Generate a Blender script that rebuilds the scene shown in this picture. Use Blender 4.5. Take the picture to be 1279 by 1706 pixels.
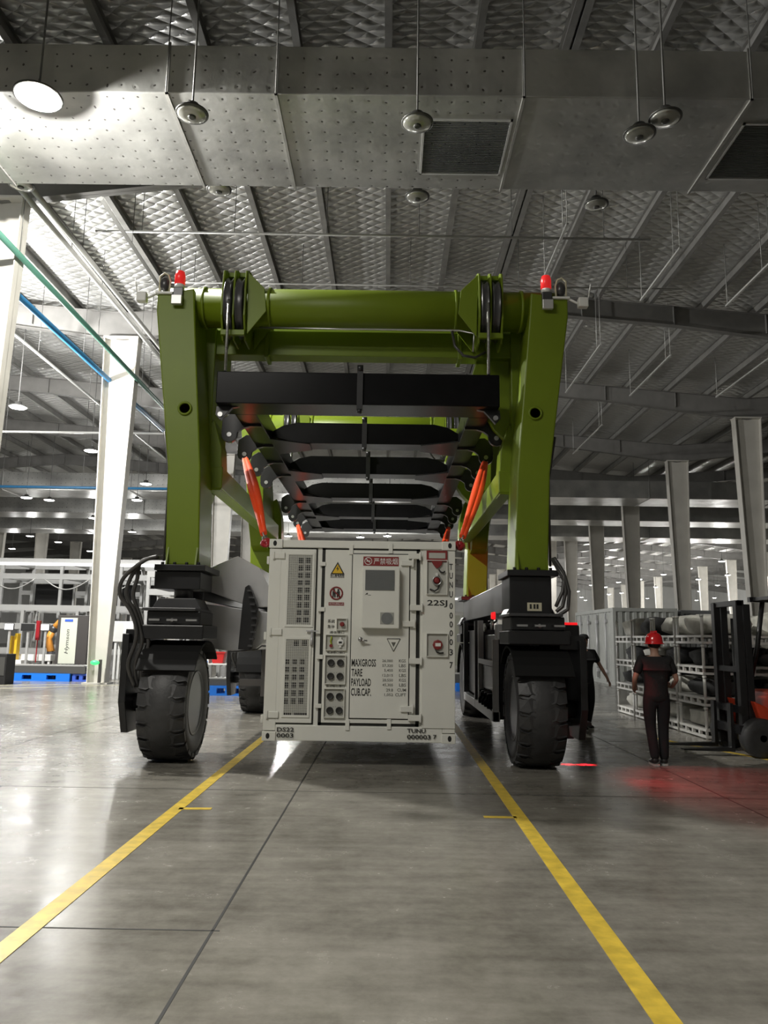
import bpy, bmesh, math, random
from mathutils import Vector, Matrix
random.seed(7)
PI = math.pi
scene = bpy.context.scene
for o in list(bpy.data.objects):
    bpy.data.objects.remove(o)
col = scene.collection

# ------------------------------------------------------------------ camera, world, exposure, big lights
F_PX, CX, CY = 1280.0, 639.5, 853.0
PITCH, ROLL, YAW, EYE = math.radians(9.4), 0.016, 0.007, 1.6
cam_data = bpy.data.cameras.new('camera')
cam = bpy.data.objects.new('camera', cam_data)
col.objects.link(cam)
cam.location = (0, 0, EYE)
CAM_R = Matrix.Rotation(YAW, 3, 'Z') @ Matrix.Rotation(PI / 2 + PITCH, 3, 'X') @ Matrix.Rotation(ROLL, 3, 'Z')
cam.rotation_euler = CAM_R.to_euler()
cam_data.sensor_fit = 'VERTICAL'
cam_data.sensor_height = 36.0
cam_data.lens = 36.0 * F_PX / 1706.0
cam_data.clip_end = 500
scene.camera = cam
scene.view_settings.view_transform = 'Standard'
scene.view_settings.look = 'None'
scene.view_settings.exposure = 0.0
scene.view_settings.gamma = 1.0
scene.view_settings.use_curve_mapping = False
world = bpy.data.worlds.new('hall_air')
scene.world = world
world.use_nodes = True
world.node_tree.nodes['Background'].inputs[0].default_value = (0.8, 0.85, 0.9, 1)
world.node_tree.nodes['Background'].inputs[1].default_value = 0.02


def light(name, kind, loc, power, color=(1, 1, 1), target=None, **kw):
    d = bpy.data.lights.new(name, kind)
    d.energy = power
    d.color = color
    for k, v in kw.items():
        setattr(d, k, v)
    o = bpy.data.objects.new(name, d)
    col.objects.link(o)
    o.location = loc
    if target is not None:
        o.rotation_euler = (Vector(target) - Vector(loc)).to_track_quat('-Z', 'Y').to_euler()
    return o


def area(name, loc, sx, sy, power, color=(1, 1, 1), target=None):
    return light(name, 'AREA', loc, power, color, target or (loc[0], loc[1] + 1e-4, 0), shape='RECTANGLE', size=sx, size_y=sy)


# high-bay lamps behind the camera, then added fill lights for aisle and back hall
area('lamp_row_behind', (-6.0, 0.5, 9.7), 6, 3, 1120, (1.0, 0.965, 0.89))
light('aisle_fill', 'POINT', (-13.4, 21.6, 9.0), 7000, (1.0, 0.99, 0.97), shadow_soft_size=0.3)  # added out of view, without a fixture, to brighten ceiling and left floor
area('hall_fill_left', (-40, 40, 9.3), 5, 30, 2600, (1.0, 0.99, 0.97))  # broad fill added for the overall light at the hall side
area('hall_fill_mid', (-2, 76, 9.3), 56, 6, 4500, (1.0, 0.99, 0.97))  # fill added to lift the far ceiling, no lamp row modelled here
area('hall_fill_far', (0, 120, 9.3), 70, 8, 10000, (1.0, 0.99, 0.97))  # fill added to brighten the deep end of the hall
area('hall_fill_right', (44, 70, 9.3), 5, 40, 4000, (1.0, 0.99, 0.97))  # broad fill added for the far right columns
KEY = (-6.36, 12.27, 11.03)
light('key_lamp_light', 'POINT', (KEY[0], KEY[1], KEY[2] - 0.14), 4300, (1.0, 0.98, 0.92), shadow_soft_size=0.1)


# ------------------------------------------------------------------ pixel -> point (measuring aid)
def ray(u, v):
    return CAM_R @ Vector(((u - CX) / F_PX, -(v - CY) / F_PX, -1.0))


def at(u, v, Y):
    d = ray(u, v)
    p = Vector((0, 0, EYE)) + d * (Y / d.y)
    return p


def atX(u, v, X):
    d = ray(u, v)
    return Vector((0, 0, EYE)) + d * (X / d.x)


def atZ(u, v, Z):
    d = ray(u, v)
    return Vector((0, 0, EYE)) + d * ((Z - EYE) / d.z)


# ------------------------------------------------------------------ materials
def mat(name, base, rough=0.5, metal=0.0, emit=None, estr=0.0, noise=None, bump=None, spec=None, coat=0.0):
    m = bpy.data.materials.new(name)
    m.use_nodes = True
    nt = m.node_tree
    b = nt.nodes['Principled BSDF']
    b.inputs['Base Color'].default_value = (*base, 1)
    b.inputs['Roughness'].default_value = rough
    b.inputs['Metallic'].default_value = metal
    if spec is not None:
        b.inputs['Specular IOR Level'].default_value = spec
    if coat:
        b.inputs['Coat Weight'].default_value = coat
        b.inputs['Coat Roughness'].default_value = 0.1
    if emit:
        b.inputs['Emission Color'].default_value = (*emit, 1)
        b.inputs['Emission Strength'].default_value = estr
    if noise:
        sc, amt = noise
        tc = nt.nodes.new('ShaderNodeTexCoord')
        n = nt.nodes.new('ShaderNodeTexNoise')
        n.inputs['Scale'].default_value = sc
        n.inputs['Detail'].default_value = 6
        r = nt.nodes.new('ShaderNodeValToRGB')
        r.color_ramp.elements[0].position = 0.3
        r.color_ramp.elements[1].position = 0.7
        r.color_ramp.elements[0].color = (*[c * (1 - amt) for c in base], 1)
        r.color_ramp.elements[1].color = (*[min(1, c * (1 + amt)) for c in base], 1)
        nt.links.new(tc.outputs['Object'], n.inputs['Vector'])
        nt.links.new(n.outputs['Fac'], r.inputs['Fac'])
        nt.links.new(r.outputs['Color'], b.inputs['Base Color'])
    if bump:
        sc, st = bump
        tc = nt.nodes.new('ShaderNodeTexCoord')
        n = nt.nodes.new('ShaderNodeTexNoise')
        n.inputs['Scale'].default_value = sc
        n.inputs['Detail'].default_value = 4
        bp = nt.nodes.new('ShaderNodeBump')
        bp.inputs['Strength'].default_value = st
        bp.inputs['Distance'].default_value = 0.02
        nt.links.new(tc.outputs['Object'], n.inputs['Vector'])
        nt.links.new(n.outputs['Fac'], bp.inputs['Height'])
        nt.links.new(bp.outputs['Normal'], b.inputs['Normal'])
    return m


def math_node(nt, op, a, b=None):
    n = nt.nodes.new('ShaderNodeMath')
    n.operation = op
    for i, x in enumerate((a, b)):
        if x is None:
            continue
        if isinstance(x, (int, float)):
            n.inputs[i].default_value = x
        else:
            nt.links.new(x, n.inputs[i])
    return n.outputs[0]


def concrete():
    m = mat('polished_concrete', (0.2, 0.19, 0.17), 0.3)
    nt = m.node_tree
    b = nt.nodes['Principled BSDF']
    tc = nt.nodes.new('ShaderNodeTexCoord')

    def noise(sc, det, rough=0.6):
        n = nt.nodes.new('ShaderNodeTexNoise')
        n.inputs['Scale'].default_value = sc
        n.inputs['Detail'].default_value = det
        n.inputs['Roughness'].default_value = rough
        nt.links.new(tc.outputs['Object'], n.inputs['Vector'])
        return n.outputs['Fac']
    mp = nt.nodes.new('ShaderNodeMapping')
    mp.inputs['Scale'].default_value = (0.35, 2.6, 1)
    nt.links.new(tc.outputs['Object'], mp.inputs['Vector'])
    stn = nt.nodes.new('ShaderNodeTexNoise')
    stn.inputs['Scale'].default_value = 3.0
    stn.inputs['Detail'].default_value = 8
    nt.links.new(mp.outputs['Vector'], stn.inputs['Vector'])
    big, mid, fine = noise(0.45, 8), noise(2.2, 9, 0.7), noise(14, 6, 0.7)
    s = math_node(nt, 'ADD', math_node(nt, 'MULTIPLY', big, 0.42), math_node(nt, 'ADD', math_node(nt, 'MULTIPLY', mid, 0.28), math_node(nt, 'ADD', math_node(nt, 'MULTIPLY', fine, 0.12), math_node(nt, 'MULTIPLY', stn.outputs['Fac'], 0.18))))
    r = nt.nodes.new('ShaderNodeValToRGB')
    e = r.color_ramp.elements
    e[0].position, e[0].color = 0.40, (0.125, 0.116, 0.098, 1)
    e[1].position, e[1].color = 0.60, (0.29, 0.275, 0.24, 1)
    nt.links.new(s, r.inputs['Fac'])
    nt.links.new(r.outputs['Color'], b.inputs['Base Color'])
    rr = math_node(nt, 'ADD', math_node(nt, 'MULTIPLY', mid, 0.34), 0.06)
    nt.links.new(rr, b.inputs['Roughness'])
    bp = nt.nodes.new('ShaderNodeBump')
    bp.inputs['Strength'].default_value = 0.025
    bp.inputs['Distance'].default_value = 0.01
    nt.links.new(math_node(nt, 'ADD', mid, fine), bp.inputs['Height'])
    nt.links.new(bp.outputs['Normal'], b.inputs['Normal'])
    b.inputs['Specular IOR Level'].default_value = 0.3
    return m


def foil():
    """Quilted aluminium foil insulation, held by diagonal netting."""
    m = mat('quilted_foil', (0.66, 0.66, 0.64), 0.36, 0.7)
    nt = m.node_tree
    b = nt.nodes['Principled BSDF']
    tc = nt.nodes.new('ShaderNodeTexCoord')
    sx = nt.nodes.new('ShaderNodeSeparateXYZ')
    n = nt.nodes.new('ShaderNodeTexNoise')
    n.inputs['Scale'].default_value = 2.5
    n.inputs['Detail'].default_value = 5
    nt.links.new(tc.outputs['Object'], n.inputs['Vector'])
    nt.links.new(tc.outputs['Object'], sx.inputs[0])
    w = math_node(nt, 'MULTIPLY', n.outputs['Fac'], 0.25)
    px = math_node(nt, 'ADD', math_node(nt, 'MULTIPLY', sx.outputs[0], 1.9), w)
    py = math_node(nt, 'ADD', math_node(nt, 'MULTIPLY', sx.outputs[1], 2.9), w)
    a = math_node(nt, 'ABSOLUTE', math_node(nt, 'SINE', math_node(nt, 'MULTIPLY', math_node(nt, 'ADD', px, py), PI)))
    c = math_node(nt, 'ABSOLUTE', math_node(nt, 'SINE', math_node(nt, 'MULTIPLY', math_node(nt, 'SUBTRACT', px, py), PI)))
    h = math_node(nt, 'POWER', math_node(nt, 'MULTIPLY', a, c), 0.5)
    h2 = math_node(nt, 'ADD', h, math_node(nt, 'MULTIPLY', n.outputs['Fac'], 0.35))
    bp = nt.nodes.new('ShaderNodeBump')
    bp.inputs['Strength'].default_value = 0.75
    bp.inputs['Distance'].default_value = 0.09
    nt.links.new(h2, bp.inputs['Height'])
    nt.links.new(bp.outputs['Normal'], b.inputs['Normal'])
    return m


def duct_metal():
    m = mat('galvanised_duct', (0.42, 0.42, 0.41), 0.36, 0.7)
    nt = m.node_tree
    b = nt.nodes['Principled BSDF']
    tc = nt.nodes.new('ShaderNodeTexCoord')
    sx = nt.nodes.new('ShaderNodeSeparateXYZ')
    wob = nt.nodes.new('ShaderNodeTexNoise')
    wob.inputs['Scale'].default_value = 1.7
    nt.links.new(tc.outputs['Object'], wob.inputs['Vector'])
    wm = nt.nodes.new('ShaderNodeVectorMath')
    wm.operation = 'MULTIPLY_ADD'
    wm.inputs[1].default_value = (0.24, 0.24, 0.24)
    nt.links.new(wob.outputs['Color'], wm.inputs[0])
    nt.links.new(tc.outputs['Object'], wm.inputs[2])
    nt.links.new(wm.outputs[0], sx.inputs[0])
    raw = nt.nodes.new('ShaderNodeSeparateXYZ')
    nt.links.new(tc.outputs['Object'], raw.inputs[0])
    n = nt.nodes.new('ShaderNodeTexNoise')
    n.inputs['Scale'].default_value = 0.8
    n.inputs['Detail'].default_value = 5
    nt.links.new(tc.outputs['Object'], n.inputs['Vector'])
    st = 0.30
    yy = math_node(nt, 'ADD', sx.outputs[1], sx.outputs[2])
    fx = math_node(nt, 'SUBTRACT', math_node(nt, 'FRACT', math_node(nt, 'DIVIDE', sx.outputs[0], st)), 0.5)
    fy = math_node(nt, 'SUBTRACT', math_node(nt, 'FRACT', math_node(nt, 'DIVIDE', yy, st)), 0.5)
    d = math_node(nt, 'SQRT', math_node(nt, 'ADD', math_node(nt, 'MULTIPLY', fx, fx), math_node(nt, 'MULTIPLY', fy, fy)))
    pin = math_node(nt, 'MULTIPLY', math_node(nt, 'LESS_THAN', d, 0.07), math_node(nt, 'LESS_THAN', raw.outputs[0], 1.15))
    r = nt.nodes.new('ShaderNodeValToRGB')
    r.color_ramp.elements[0].position, r.color_ramp.elements[0].color = 0.35, (0.33, 0.33, 0.32, 1)
    r.color_ramp.elements[1].position, r.color_ramp.elements[1].color = 0.65, (0.5, 0.5, 0.48, 1)
    nt.links.new(n.outputs['Fac'], r.inputs['Fac'])
    mx = nt.nodes.new('ShaderNodeMix')
    mx.data_type = 'RGBA'
    nt.links.new(pin, mx.inputs['Factor'])
    nt.links.new(r.outputs['Color'], mx.inputs['A'])
    mx.inputs['B'].default_value = (0.1, 0.095, 0.09, 1)
    nt.links.new(mx.outputs['Result'], b.inputs['Base Color'])
    bp = nt.nodes.new('ShaderNodeBump')
    bp.inputs['Strength'].default_value = 0.5
    bp.inputs['Distance'].default_value = 0.05
    hh = math_node(nt, 'ADD', n.outputs['Fac'], math_node(nt, 'MULTIPLY', math_node(nt, 'MINIMUM', d, 0.25), 0.5))
    nt.links.new(hh, bp.inputs['Height'])
    nt.links.new(bp.outputs['Normal'], b.inputs['Normal'])
    return m


M = dict(
    concrete=concrete(), foil=foil(), duct=duct_metal(),
    joint=mat('joint_sealant', (0.03, 0.03, 0.028), 0.8),
    yellow=mat('yellow_floor_tape', (0.62, 0.44, 0.05), 0.45, noise=(9, 0.22)),
    pale=mat('pale_floor_tape', (0.55, 0.52, 0.36), 0.5, noise=(9, 0.2)),
    wall=mat('pale_cladding', (0.62, 0.62, 0.6), 0.6, noise=(0.6, 0.05)),
    beam=mat('roof_steel', (0.19, 0.185, 0.175), 0.55, noise=(2, 0.12)),
    purlin=mat('purlin_steel', (0.27, 0.265, 0.25), 0.5, 0.3, noise=(3, 0.15)),
    column=mat('column_paint', (0.56, 0.54, 0.49), 0.5, noise=(1.5, 0.07)),
    smear=mat('dark_smear', (0.12, 0.11, 0.1), 0.8),
    green=mat('lime_green_paint', (0.145, 0.205, 0.010), 0.42, noise=(1.2, 0.06), spec=0.3),
    black=mat('black_paint', (0.012, 0.012, 0.013), 0.33, noise=(3, 0.3)),
    blackgloss=mat('black_gloss_paint', (0.006, 0.006, 0.0065), 0.28, noise=(3, 0.2), spec=0.1),
    matblack=mat('matt_black_paint', (0.008, 0.008, 0.008), 0.7, spec=0.2),
    framegrey=mat('frame_grey', (0.36, 0.36, 0.35), 0.5, 0.2),
    charcoal=mat('charcoal_paint', (0.045, 0.045, 0.048), 0.3, noise=(2, 0.2), spec=0.7),
    greysteel=mat('grey_satin_steel', (0.5, 0.5, 0.51), 0.38, 0.35, noise=(1.5, 0.15)),
    rubber=mat('tyre_rubber', (0.04, 0.04, 0.041), 0.5, noise=(6, 0.25), bump=(30, 0.15)),
    hose=mat('hose_rubber', (0.05, 0.048, 0.046), 0.35),
    steel=mat('bright_steel', (0.5, 0.5, 0.5), 0.3, 0.9),
    rope=mat('wire_rope', (0.3, 0.3, 0.28), 0.4, 0.8, bump=(60, 0.6)),
    white=mat('white_paint', (0.72, 0.72, 0.665), 0.42, noise=(2.2, 0.03)),
    whiteplastic=mat('white_plastic', (0.75, 0.75, 0.72), 0.4),
    gasket=mat('rubber_gasket', (0.016, 0.016, 0.013), 0.7),
    ink=mat('black_lettering', (0.02, 0.02, 0.018), 0.6),
    greyink=mat('grey_lettering', (0.11, 0.11, 0.095), 0.6),
    dark=mat('dark_void', (0.012, 0.012, 0.012), 0.8),
    mesh=mat('wire_mesh', (0.34, 0.34, 0.31), 0.5),
    signred=mat('sign_red', (0.22, 0.02, 0.02), 0.5),
    signyellow=mat('sign_yellow', (0.72, 0.46, 0.02), 0.5),
    screengrey=mat('louvre_grey', (0.2, 0.21, 0.21), 0.45),
    red=mat('red_plastic', (0.5, 0.02, 0.02), 0.35),
    hookred=mat('hook_red_paint', (0.32, 0.015, 0.022), 0.35),
    beacon=mat('beacon_red', (0.85, 0.03, 0.03), 0.25, emit=(1, 0.03, 0.03), estr=0.35),
    orange=mat('orange_sling', (1.0, 0.085, 0.012), 0.6, bump=(40, 0.4)),
    lampglass=mat('lamp_glass', (0.42, 0.42, 0.38), 0.18, 0.5),
    lampbody=mat('lamp_body', (0.09, 0.09, 0.085), 0.4, 0.5),
    lit=mat('lamp_lit', (1, 1, 1), 0.4, emit=(1, 0.98, 0.93), estr=8),
    keylit=mat('lamp_lit_bright', (1, 1, 1), 0.4, emit=(1, 0.98, 0.93), estr=60),
    led=mat('led_strip', (1, 1, 1), 0.4, emit=(1, 1, 0.97), estr=1.6),
    screen=mat('lit_screen', (0.9, 0.9, 0.9), 0.3, emit=(1, 1, 1), estr=1.1),
    redglow=mat('red_lamp_lens', (0.8, 0.02, 0.03), 0.3, emit=(1, 0.015, 0.02), estr=0.9),
    greenglow=mat('green_lamp_lens', (0.05, 0.8, 0.15), 0.3, emit=(0.05, 1, 0.2), estr=1.3),
    blue=mat('blue_plastic', (0.01, 0.18, 0.75), 0.45),
    bluepipe=mat('blue_pipe_paint', (0.03, 0.16, 0.33), 0.35),
    greenpipe=mat('green_pipe_paint', (0.06, 0.16, 0.12), 0.4),
    pipe=mat('pipe_grey', (0.5, 0.5, 0.48), 0.4, 0.3),
    darkpipe=mat('pipe_dark', (0.12, 0.12, 0.115), 0.5),
    tray=mat('conveyor_grey', (0.1, 0.1, 0.095), 0.4, 0.3),
    alu=mat('aluminium_frame', (0.58, 0.58, 0.57), 0.35, 0.5),
    ivory=mat('ivory_panel', (0.6, 0.62, 0.52), 0.5),
    brown=mat('dark_brown_steel', (0.055, 0.05, 0.047), 0.45),
    badge=mat('blue_badge', (0.05, 0.12, 0.55), 0.4),
    robot=mat('robot_orange', (0.85, 0.36, 0.06), 0.4),
    forkred=mat('forklift_red', (0.62, 0.06, 0.02), 0.35),
    sack=mat('sack_cloth', (0.5, 0.49, 0.44), 0.85, noise=(4, 0.2), bump=(12, 0.6)),
    darksack=mat('dark_bundle', (0.03, 0.03, 0.03), 0.8, noise=(4, 0.3), bump=(12, 0.6)),
    postwhite=mat('post_white', (0.6, 0.59, 0.56), 0.5),
    contgrey=mat('container_grey', (0.36, 0.37, 0.35), 0.5, noise=(1, 0.1)),
    contdark=mat('container_dark', (0.13, 0.135, 0.135), 0.5, noise=(1, 0.1)),
    skin=mat('skin', (0.42, 0.25, 0.18), 0.55),
    hair=mat('hair', (0.012, 0.01, 0.009), 0.6),
    shirt=mat('black_cloth', (0.014, 0.014, 0.015), 0.85, bump=(25, 0.3)),
    trousers=mat('dark_cloth', (0.011, 0.011, 0.013), 0.9, bump=(25, 0.3)),
    shoe=mat('shoe_leather', (0.02, 0.02, 0.02), 0.5),
    sole=mat('shoe_sole', (0.45, 0.45, 0.43), 0.6),
    helmet=mat('red_helmet', (0.75, 0.015, 0.02), 0.2, coat=0.6),
    cable=mat('cable_yellow_green', (0.35, 0.4, 0.02), 0.5),
    cream=mat('cream_plate', (0.62, 0.58, 0.42), 0.5),
)


# ------------------------------------------------------------------ mesh building
class MB:
    def __init__(self):
        self.bm = bmesh.new()

    def face(self, pts):
        vs = [self.bm.verts.new(p) for p in pts]
        return self.bm.faces.new(vs)

    def box(self, lo, hi):
        (x0, y0, z0), (x1, y1, z1) = lo, hi
        v = [self.bm.verts.new(p) for p in ((x0, y0, z0), (x1, y0, z0), (x1, y1, z0), (x0, y1, z0), (x0, y0, z1), (x1, y0, z1), (x1, y1, z1), (x0, y1, z1))]
        for f in ((0, 3, 2, 1), (4, 5, 6, 7), (0, 1, 5, 4), (1, 2, 6, 5), (2, 3, 7, 6), (3, 0, 4, 7)):
            self.bm.faces.new([v[i] for i in f])
        return self

    def hexa(self, a, b):
        """Solid between two quads given in the same winding order."""
        v = [self.bm.verts.new(p) for p in list(a) + list(b)]
        fs = [self.bm.faces.new([v[i] for i in f]) for f in ((3, 2, 1, 0), (4, 5, 6, 7), (0, 1, 5, 4), (1, 2, 6, 5), (2, 3, 7, 6), (3, 0, 4, 7))]
        bmesh.ops.recalc_face_normals(self.bm, faces=fs)
        return self

    def prism(self, pts, axis, a, b):
        """Extrude a closed 2-D outline along an axis from a to b. Outline coords are the other two axes in x,y,z order."""
        def p3(p, t):
            return {'x': (t, p[0], p[1]), 'y': (p[0], t, p[1]), 'z': (p[0], p[1], t)}[axis]
        va = [self.bm.verts.new(p3(p, a)) for p in pts]
        vb = [self.bm.verts.new(p3(p, b)) for p in pts]
        n = len(pts)
        fs = [self.bm.faces.new(va), self.bm.faces.new(vb[::-1])]
        for i in range(n):
            fs.append(self.bm.faces.new((va[i], vb[i], vb[(i + 1) % n], va[(i + 1) % n])))
        bmesh.ops.recalc_face_normals(self.bm, faces=fs)
        return self

    def rod(self, p0, p1, r, r1=None, seg=12):
        return self.tube([p0, p1], [r, r if r1 is None else r1], seg)

    def tube(self, pts, r, seg=10, caps=True):
        pts = [Vector(p) for p in pts]
        n = len(pts)
        rs = r if isinstance(r, (list, tuple)) else [r] * n
        rings = []
        prev = None
        for i, p in enumerate(pts):
            t = (pts[min(i + 1, n - 1)] - pts[max(i - 1, 0)]).normalized()
            if prev is None:
                ref = Vector((0, 0, 1)) if abs(t.z) < 0.9 else Vector((1, 0, 0))
                u = t.cross(ref).normalized()
            else:
                u = (prev - t * prev.dot(t)).normalized()
            prev = u
            w = t.cross(u)
            rings.append([self.bm.verts.new(p + (u * math.cos(2 * PI * k / seg) + w * math.sin(2 * PI * k / seg)) * rs[i]) for k in range(seg)])
        fs = []
        for i in range(n - 1):
            for k in range(seg):
                f = self.bm.faces.new((rings[i][k], rings[i][(k + 1) % seg], rings[i + 1][(k + 1) % seg], rings[i + 1][k]))
                f.smooth = True
                fs.append(f)
        if caps:
            fs.append(self.bm.faces.new(rings[0][::-1]))
            fs.append(self.bm.faces.new(rings[-1]))
        bmesh.ops.recalc_face_normals(self.bm, faces=fs)
        return self

    def lathe(self, prof, center, axis='z', seg=32, smooth=True):
        """Revolve (radius, height) profile about an axis through center."""
        c = Vector(center)
        rings = []
        for r, h in prof:
            ring = []
            for k in range(seg):
                a = 2 * PI * k / seg
                ca, sa = math.cos(a) * r, math.sin(a) * r
                p = {'z': (ca, sa, h), 'x': (h, ca, sa), 'y': (ca, h, sa)}[axis]
                ring.append(self.bm.verts.new(c + Vector(p)))
            rings.append(ring)
        fs = []
        for i in range(len(rings) - 1):
            for k in range(seg):
                f = self.bm.faces.new((rings[i][k], rings[i][(k + 1) % seg], rings[i + 1][(k + 1) % seg], rings[i + 1][k]))
                f.smooth = smooth
                fs.append(f)
        for ring in (rings[0], rings[-1]):
            fs.append(self.bm.faces.new(ring))
        bmesh.ops.recalc_face_normals(self.bm, faces=fs)
        return self

    def ball(self, c, r, scale=(1, 1, 1), seg=16):
        res = bmesh.ops.create_uvsphere(self.bm, u_segments=seg, v_segments=max(6, seg // 2), radius=r)
        for v in res['verts']:
            v.co = Vector((v.co.x * scale[0], v.co.y * scale[1], v.co.z * scale[2])) + Vector(c)
        for f in {f for v in res['verts'] for f in v.link_faces}:
            f.smooth = True
        return self

    def build(self, name, m, parent=None, bevel=0.0, seg=2):
        root = parent
        while root is not None and root.parent is not None:
            root = root.parent
        if root is not None:
            inv = root.matrix_basis.inverted()
            bmesh.ops.transform(self.bm, matrix=inv, verts=self.bm.verts)
        me = bpy.data.meshes.new(name)
        self.bm.to_mesh(me)
        self.bm.free()
        me.materials.append(m if not isinstance(m, str) else M[m])
        o = bpy.data.objects.new(name, me)
        col.objects.link(o)
        if parent is not None:
            o.parent = parent
        if bevel:
            b = o.modifiers.new('edge', 'BEVEL')
            b.width = bevel
            b.segments = seg
            b.limit_method = 'ANGLE'
            b.angle_limit = math.radians(40)
        return o


def tag(o, label=None, cat=None, group=None, kind=None):
    if label:
        o['label'] = label
    if cat:
        o['category'] = cat
    if group:
        o['group'] = group
    if kind:
        o['kind'] = kind
    return o


def thing(name, loc, label, cat, group=None, rz=0.0):
    o = bpy.data.objects.new(name, None)
    o.empty_display_size = 0.2
    col.objects.link(o)
    o.matrix_basis = Matrix.Translation(loc) @ Matrix.Rotation(rz, 4, 'Z')
    return tag(o, label, cat, group)


def struct(o):
    o['kind'] = 'structure'
    return o


def copy_tree(o, parent=None):
    c = o.copy()
    col.objects.link(c)
    c.parent = parent
    for ch in list(o.children):
        copy_tree(ch, c)
    return c


def text(body, x0, x1, z0, z1, y, m, parent, name='lettering', keep=False, vert=False, italic=0.0):
    """Flat lettering on a plane facing -Y, fitted to the rectangle x0..x1, z0..z1."""
    cu = bpy.data.curves.new('t', 'FONT')
    cu.body = body
    cu.resolution_u = 2
    cu.extrude = 0.0
    cu.shear = italic
    if vert:
        cu.align_x = 'CENTER'
        cu.space_line = 0.95
    if m in ('ink', 'greyink'):
        cu.offset = 0.02 if m == 'ink' else 0.012
    o = bpy.data.objects.new('t', cu)
    col.objects.link(o)
    bpy.context.view_layer.update()
    me = bpy.data.meshes.new_from_object(o.evaluated_get(bpy.context.evaluated_depsgraph_get()))
    bpy.data.objects.remove(o)
    xs = [v.co.x for v in me.vertices]
    ys = [v.co.y for v in me.vertices]
    ax, bx, ay, by = min(xs), max(xs), min(ys), max(ys)
    root = parent
    while root.parent is not None:
        root = root.parent
    inv = root.matrix_basis.inverted()
    for v in me.vertices:
        v.co = inv @ Vector((x0 + (v.co.x - ax) / (bx - ax) * (x1 - x0), y, z0 + (v.co.y - ay) / (by - ay) * (z1 - z0)))
    me.materials.clear()
    me.materials.append(M[m])
    ob = bpy.data.objects.new(name, me)
    col.objects.link(ob)
    ob.parent = parent
    return ob


# ================================================================== SETTING
X_L, X_R, Y_B, Y_F = -62.0, 69.0, -26.0, 170.0
COLX = (-35.8, -9.6, 16.6, 42.8)
VALLEY_Z, RIDGE_Z, HALF = 13.15, 14.2, 13.1


def roof_z(x):
    t = abs(((x - (-9.6)) % 26.2) - HALF) / HALF      # 1 at valley, 0 at ridge
    return RIDGE_Z - (RIDGE_Z - VALLEY_Z) * t


b = MB()
b.box((X_L, Y_B, -0.2), (X_R, Y_F, 0.0))
struct(b.build('floor', 'concrete'))
b = MB()
xs = [X_L] + [x for x in sorted([-9.6 + HALF * k for k in range(-4, 7)]) if X_L < x < X_R] + [X_R]
prof = [(x, roof_z(x) + 0.15) for x in xs]
b.prism(prof + [(x, z + 0.15) for x, z in prof[::-1]], 'y', Y_B, Y_F)
struct(b.build('ceiling', 'foil'))
for nm, lo, hi in (('wall_left', (X_L - 0.3, Y_B, 0), (X_L, Y_F, 14.4)), ('wall_right', (X_R, Y_B, 0), (X_R + 0.3, Y_F, 14.4)),
                   ('wall_back', (X_L, Y_F, 0), (X_R, Y_F + 0.3, 14.4)), ('wall_front', (X_L, Y_B - 0.3, 0), (X_R, Y_B, 14.4))):
    struct(MB().box(lo, hi).build(nm, 'wall'))

# purlins running away from the camera
for k in range(-30, 34):
    x = -0.16 + 1.88 * k
    if not (-50 < x < 58):
        continue
    z = roof_z(x) + 0.14
    y0 = 5.0 if -12 < x < 14 else 14.0
    b = MB()
    w = 0.075
    b.box((x - w, y0, z - 0.30), (x + w, Y_F - 2, z - 0.285)).box((x - 0.006, y0, z - 0.285), (x + 0.006, Y_F - 2, z - 0.01))
    b.box((x - w, y0, z - 0.012), (x + w, Y_F - 2, z))
    struct(b.build('purlin', 'purlin'))
    if k == 2:
        b = MB()
        b.box((x + 0.12, y0, z - 0.34), (x + 0.27, Y_F - 2, z - 0.32)).box((x + 0.18, y0, z - 0.32), (x + 0.2, Y_F - 2, z))
        struct(b.build('purlin', 'purlin'))

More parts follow.
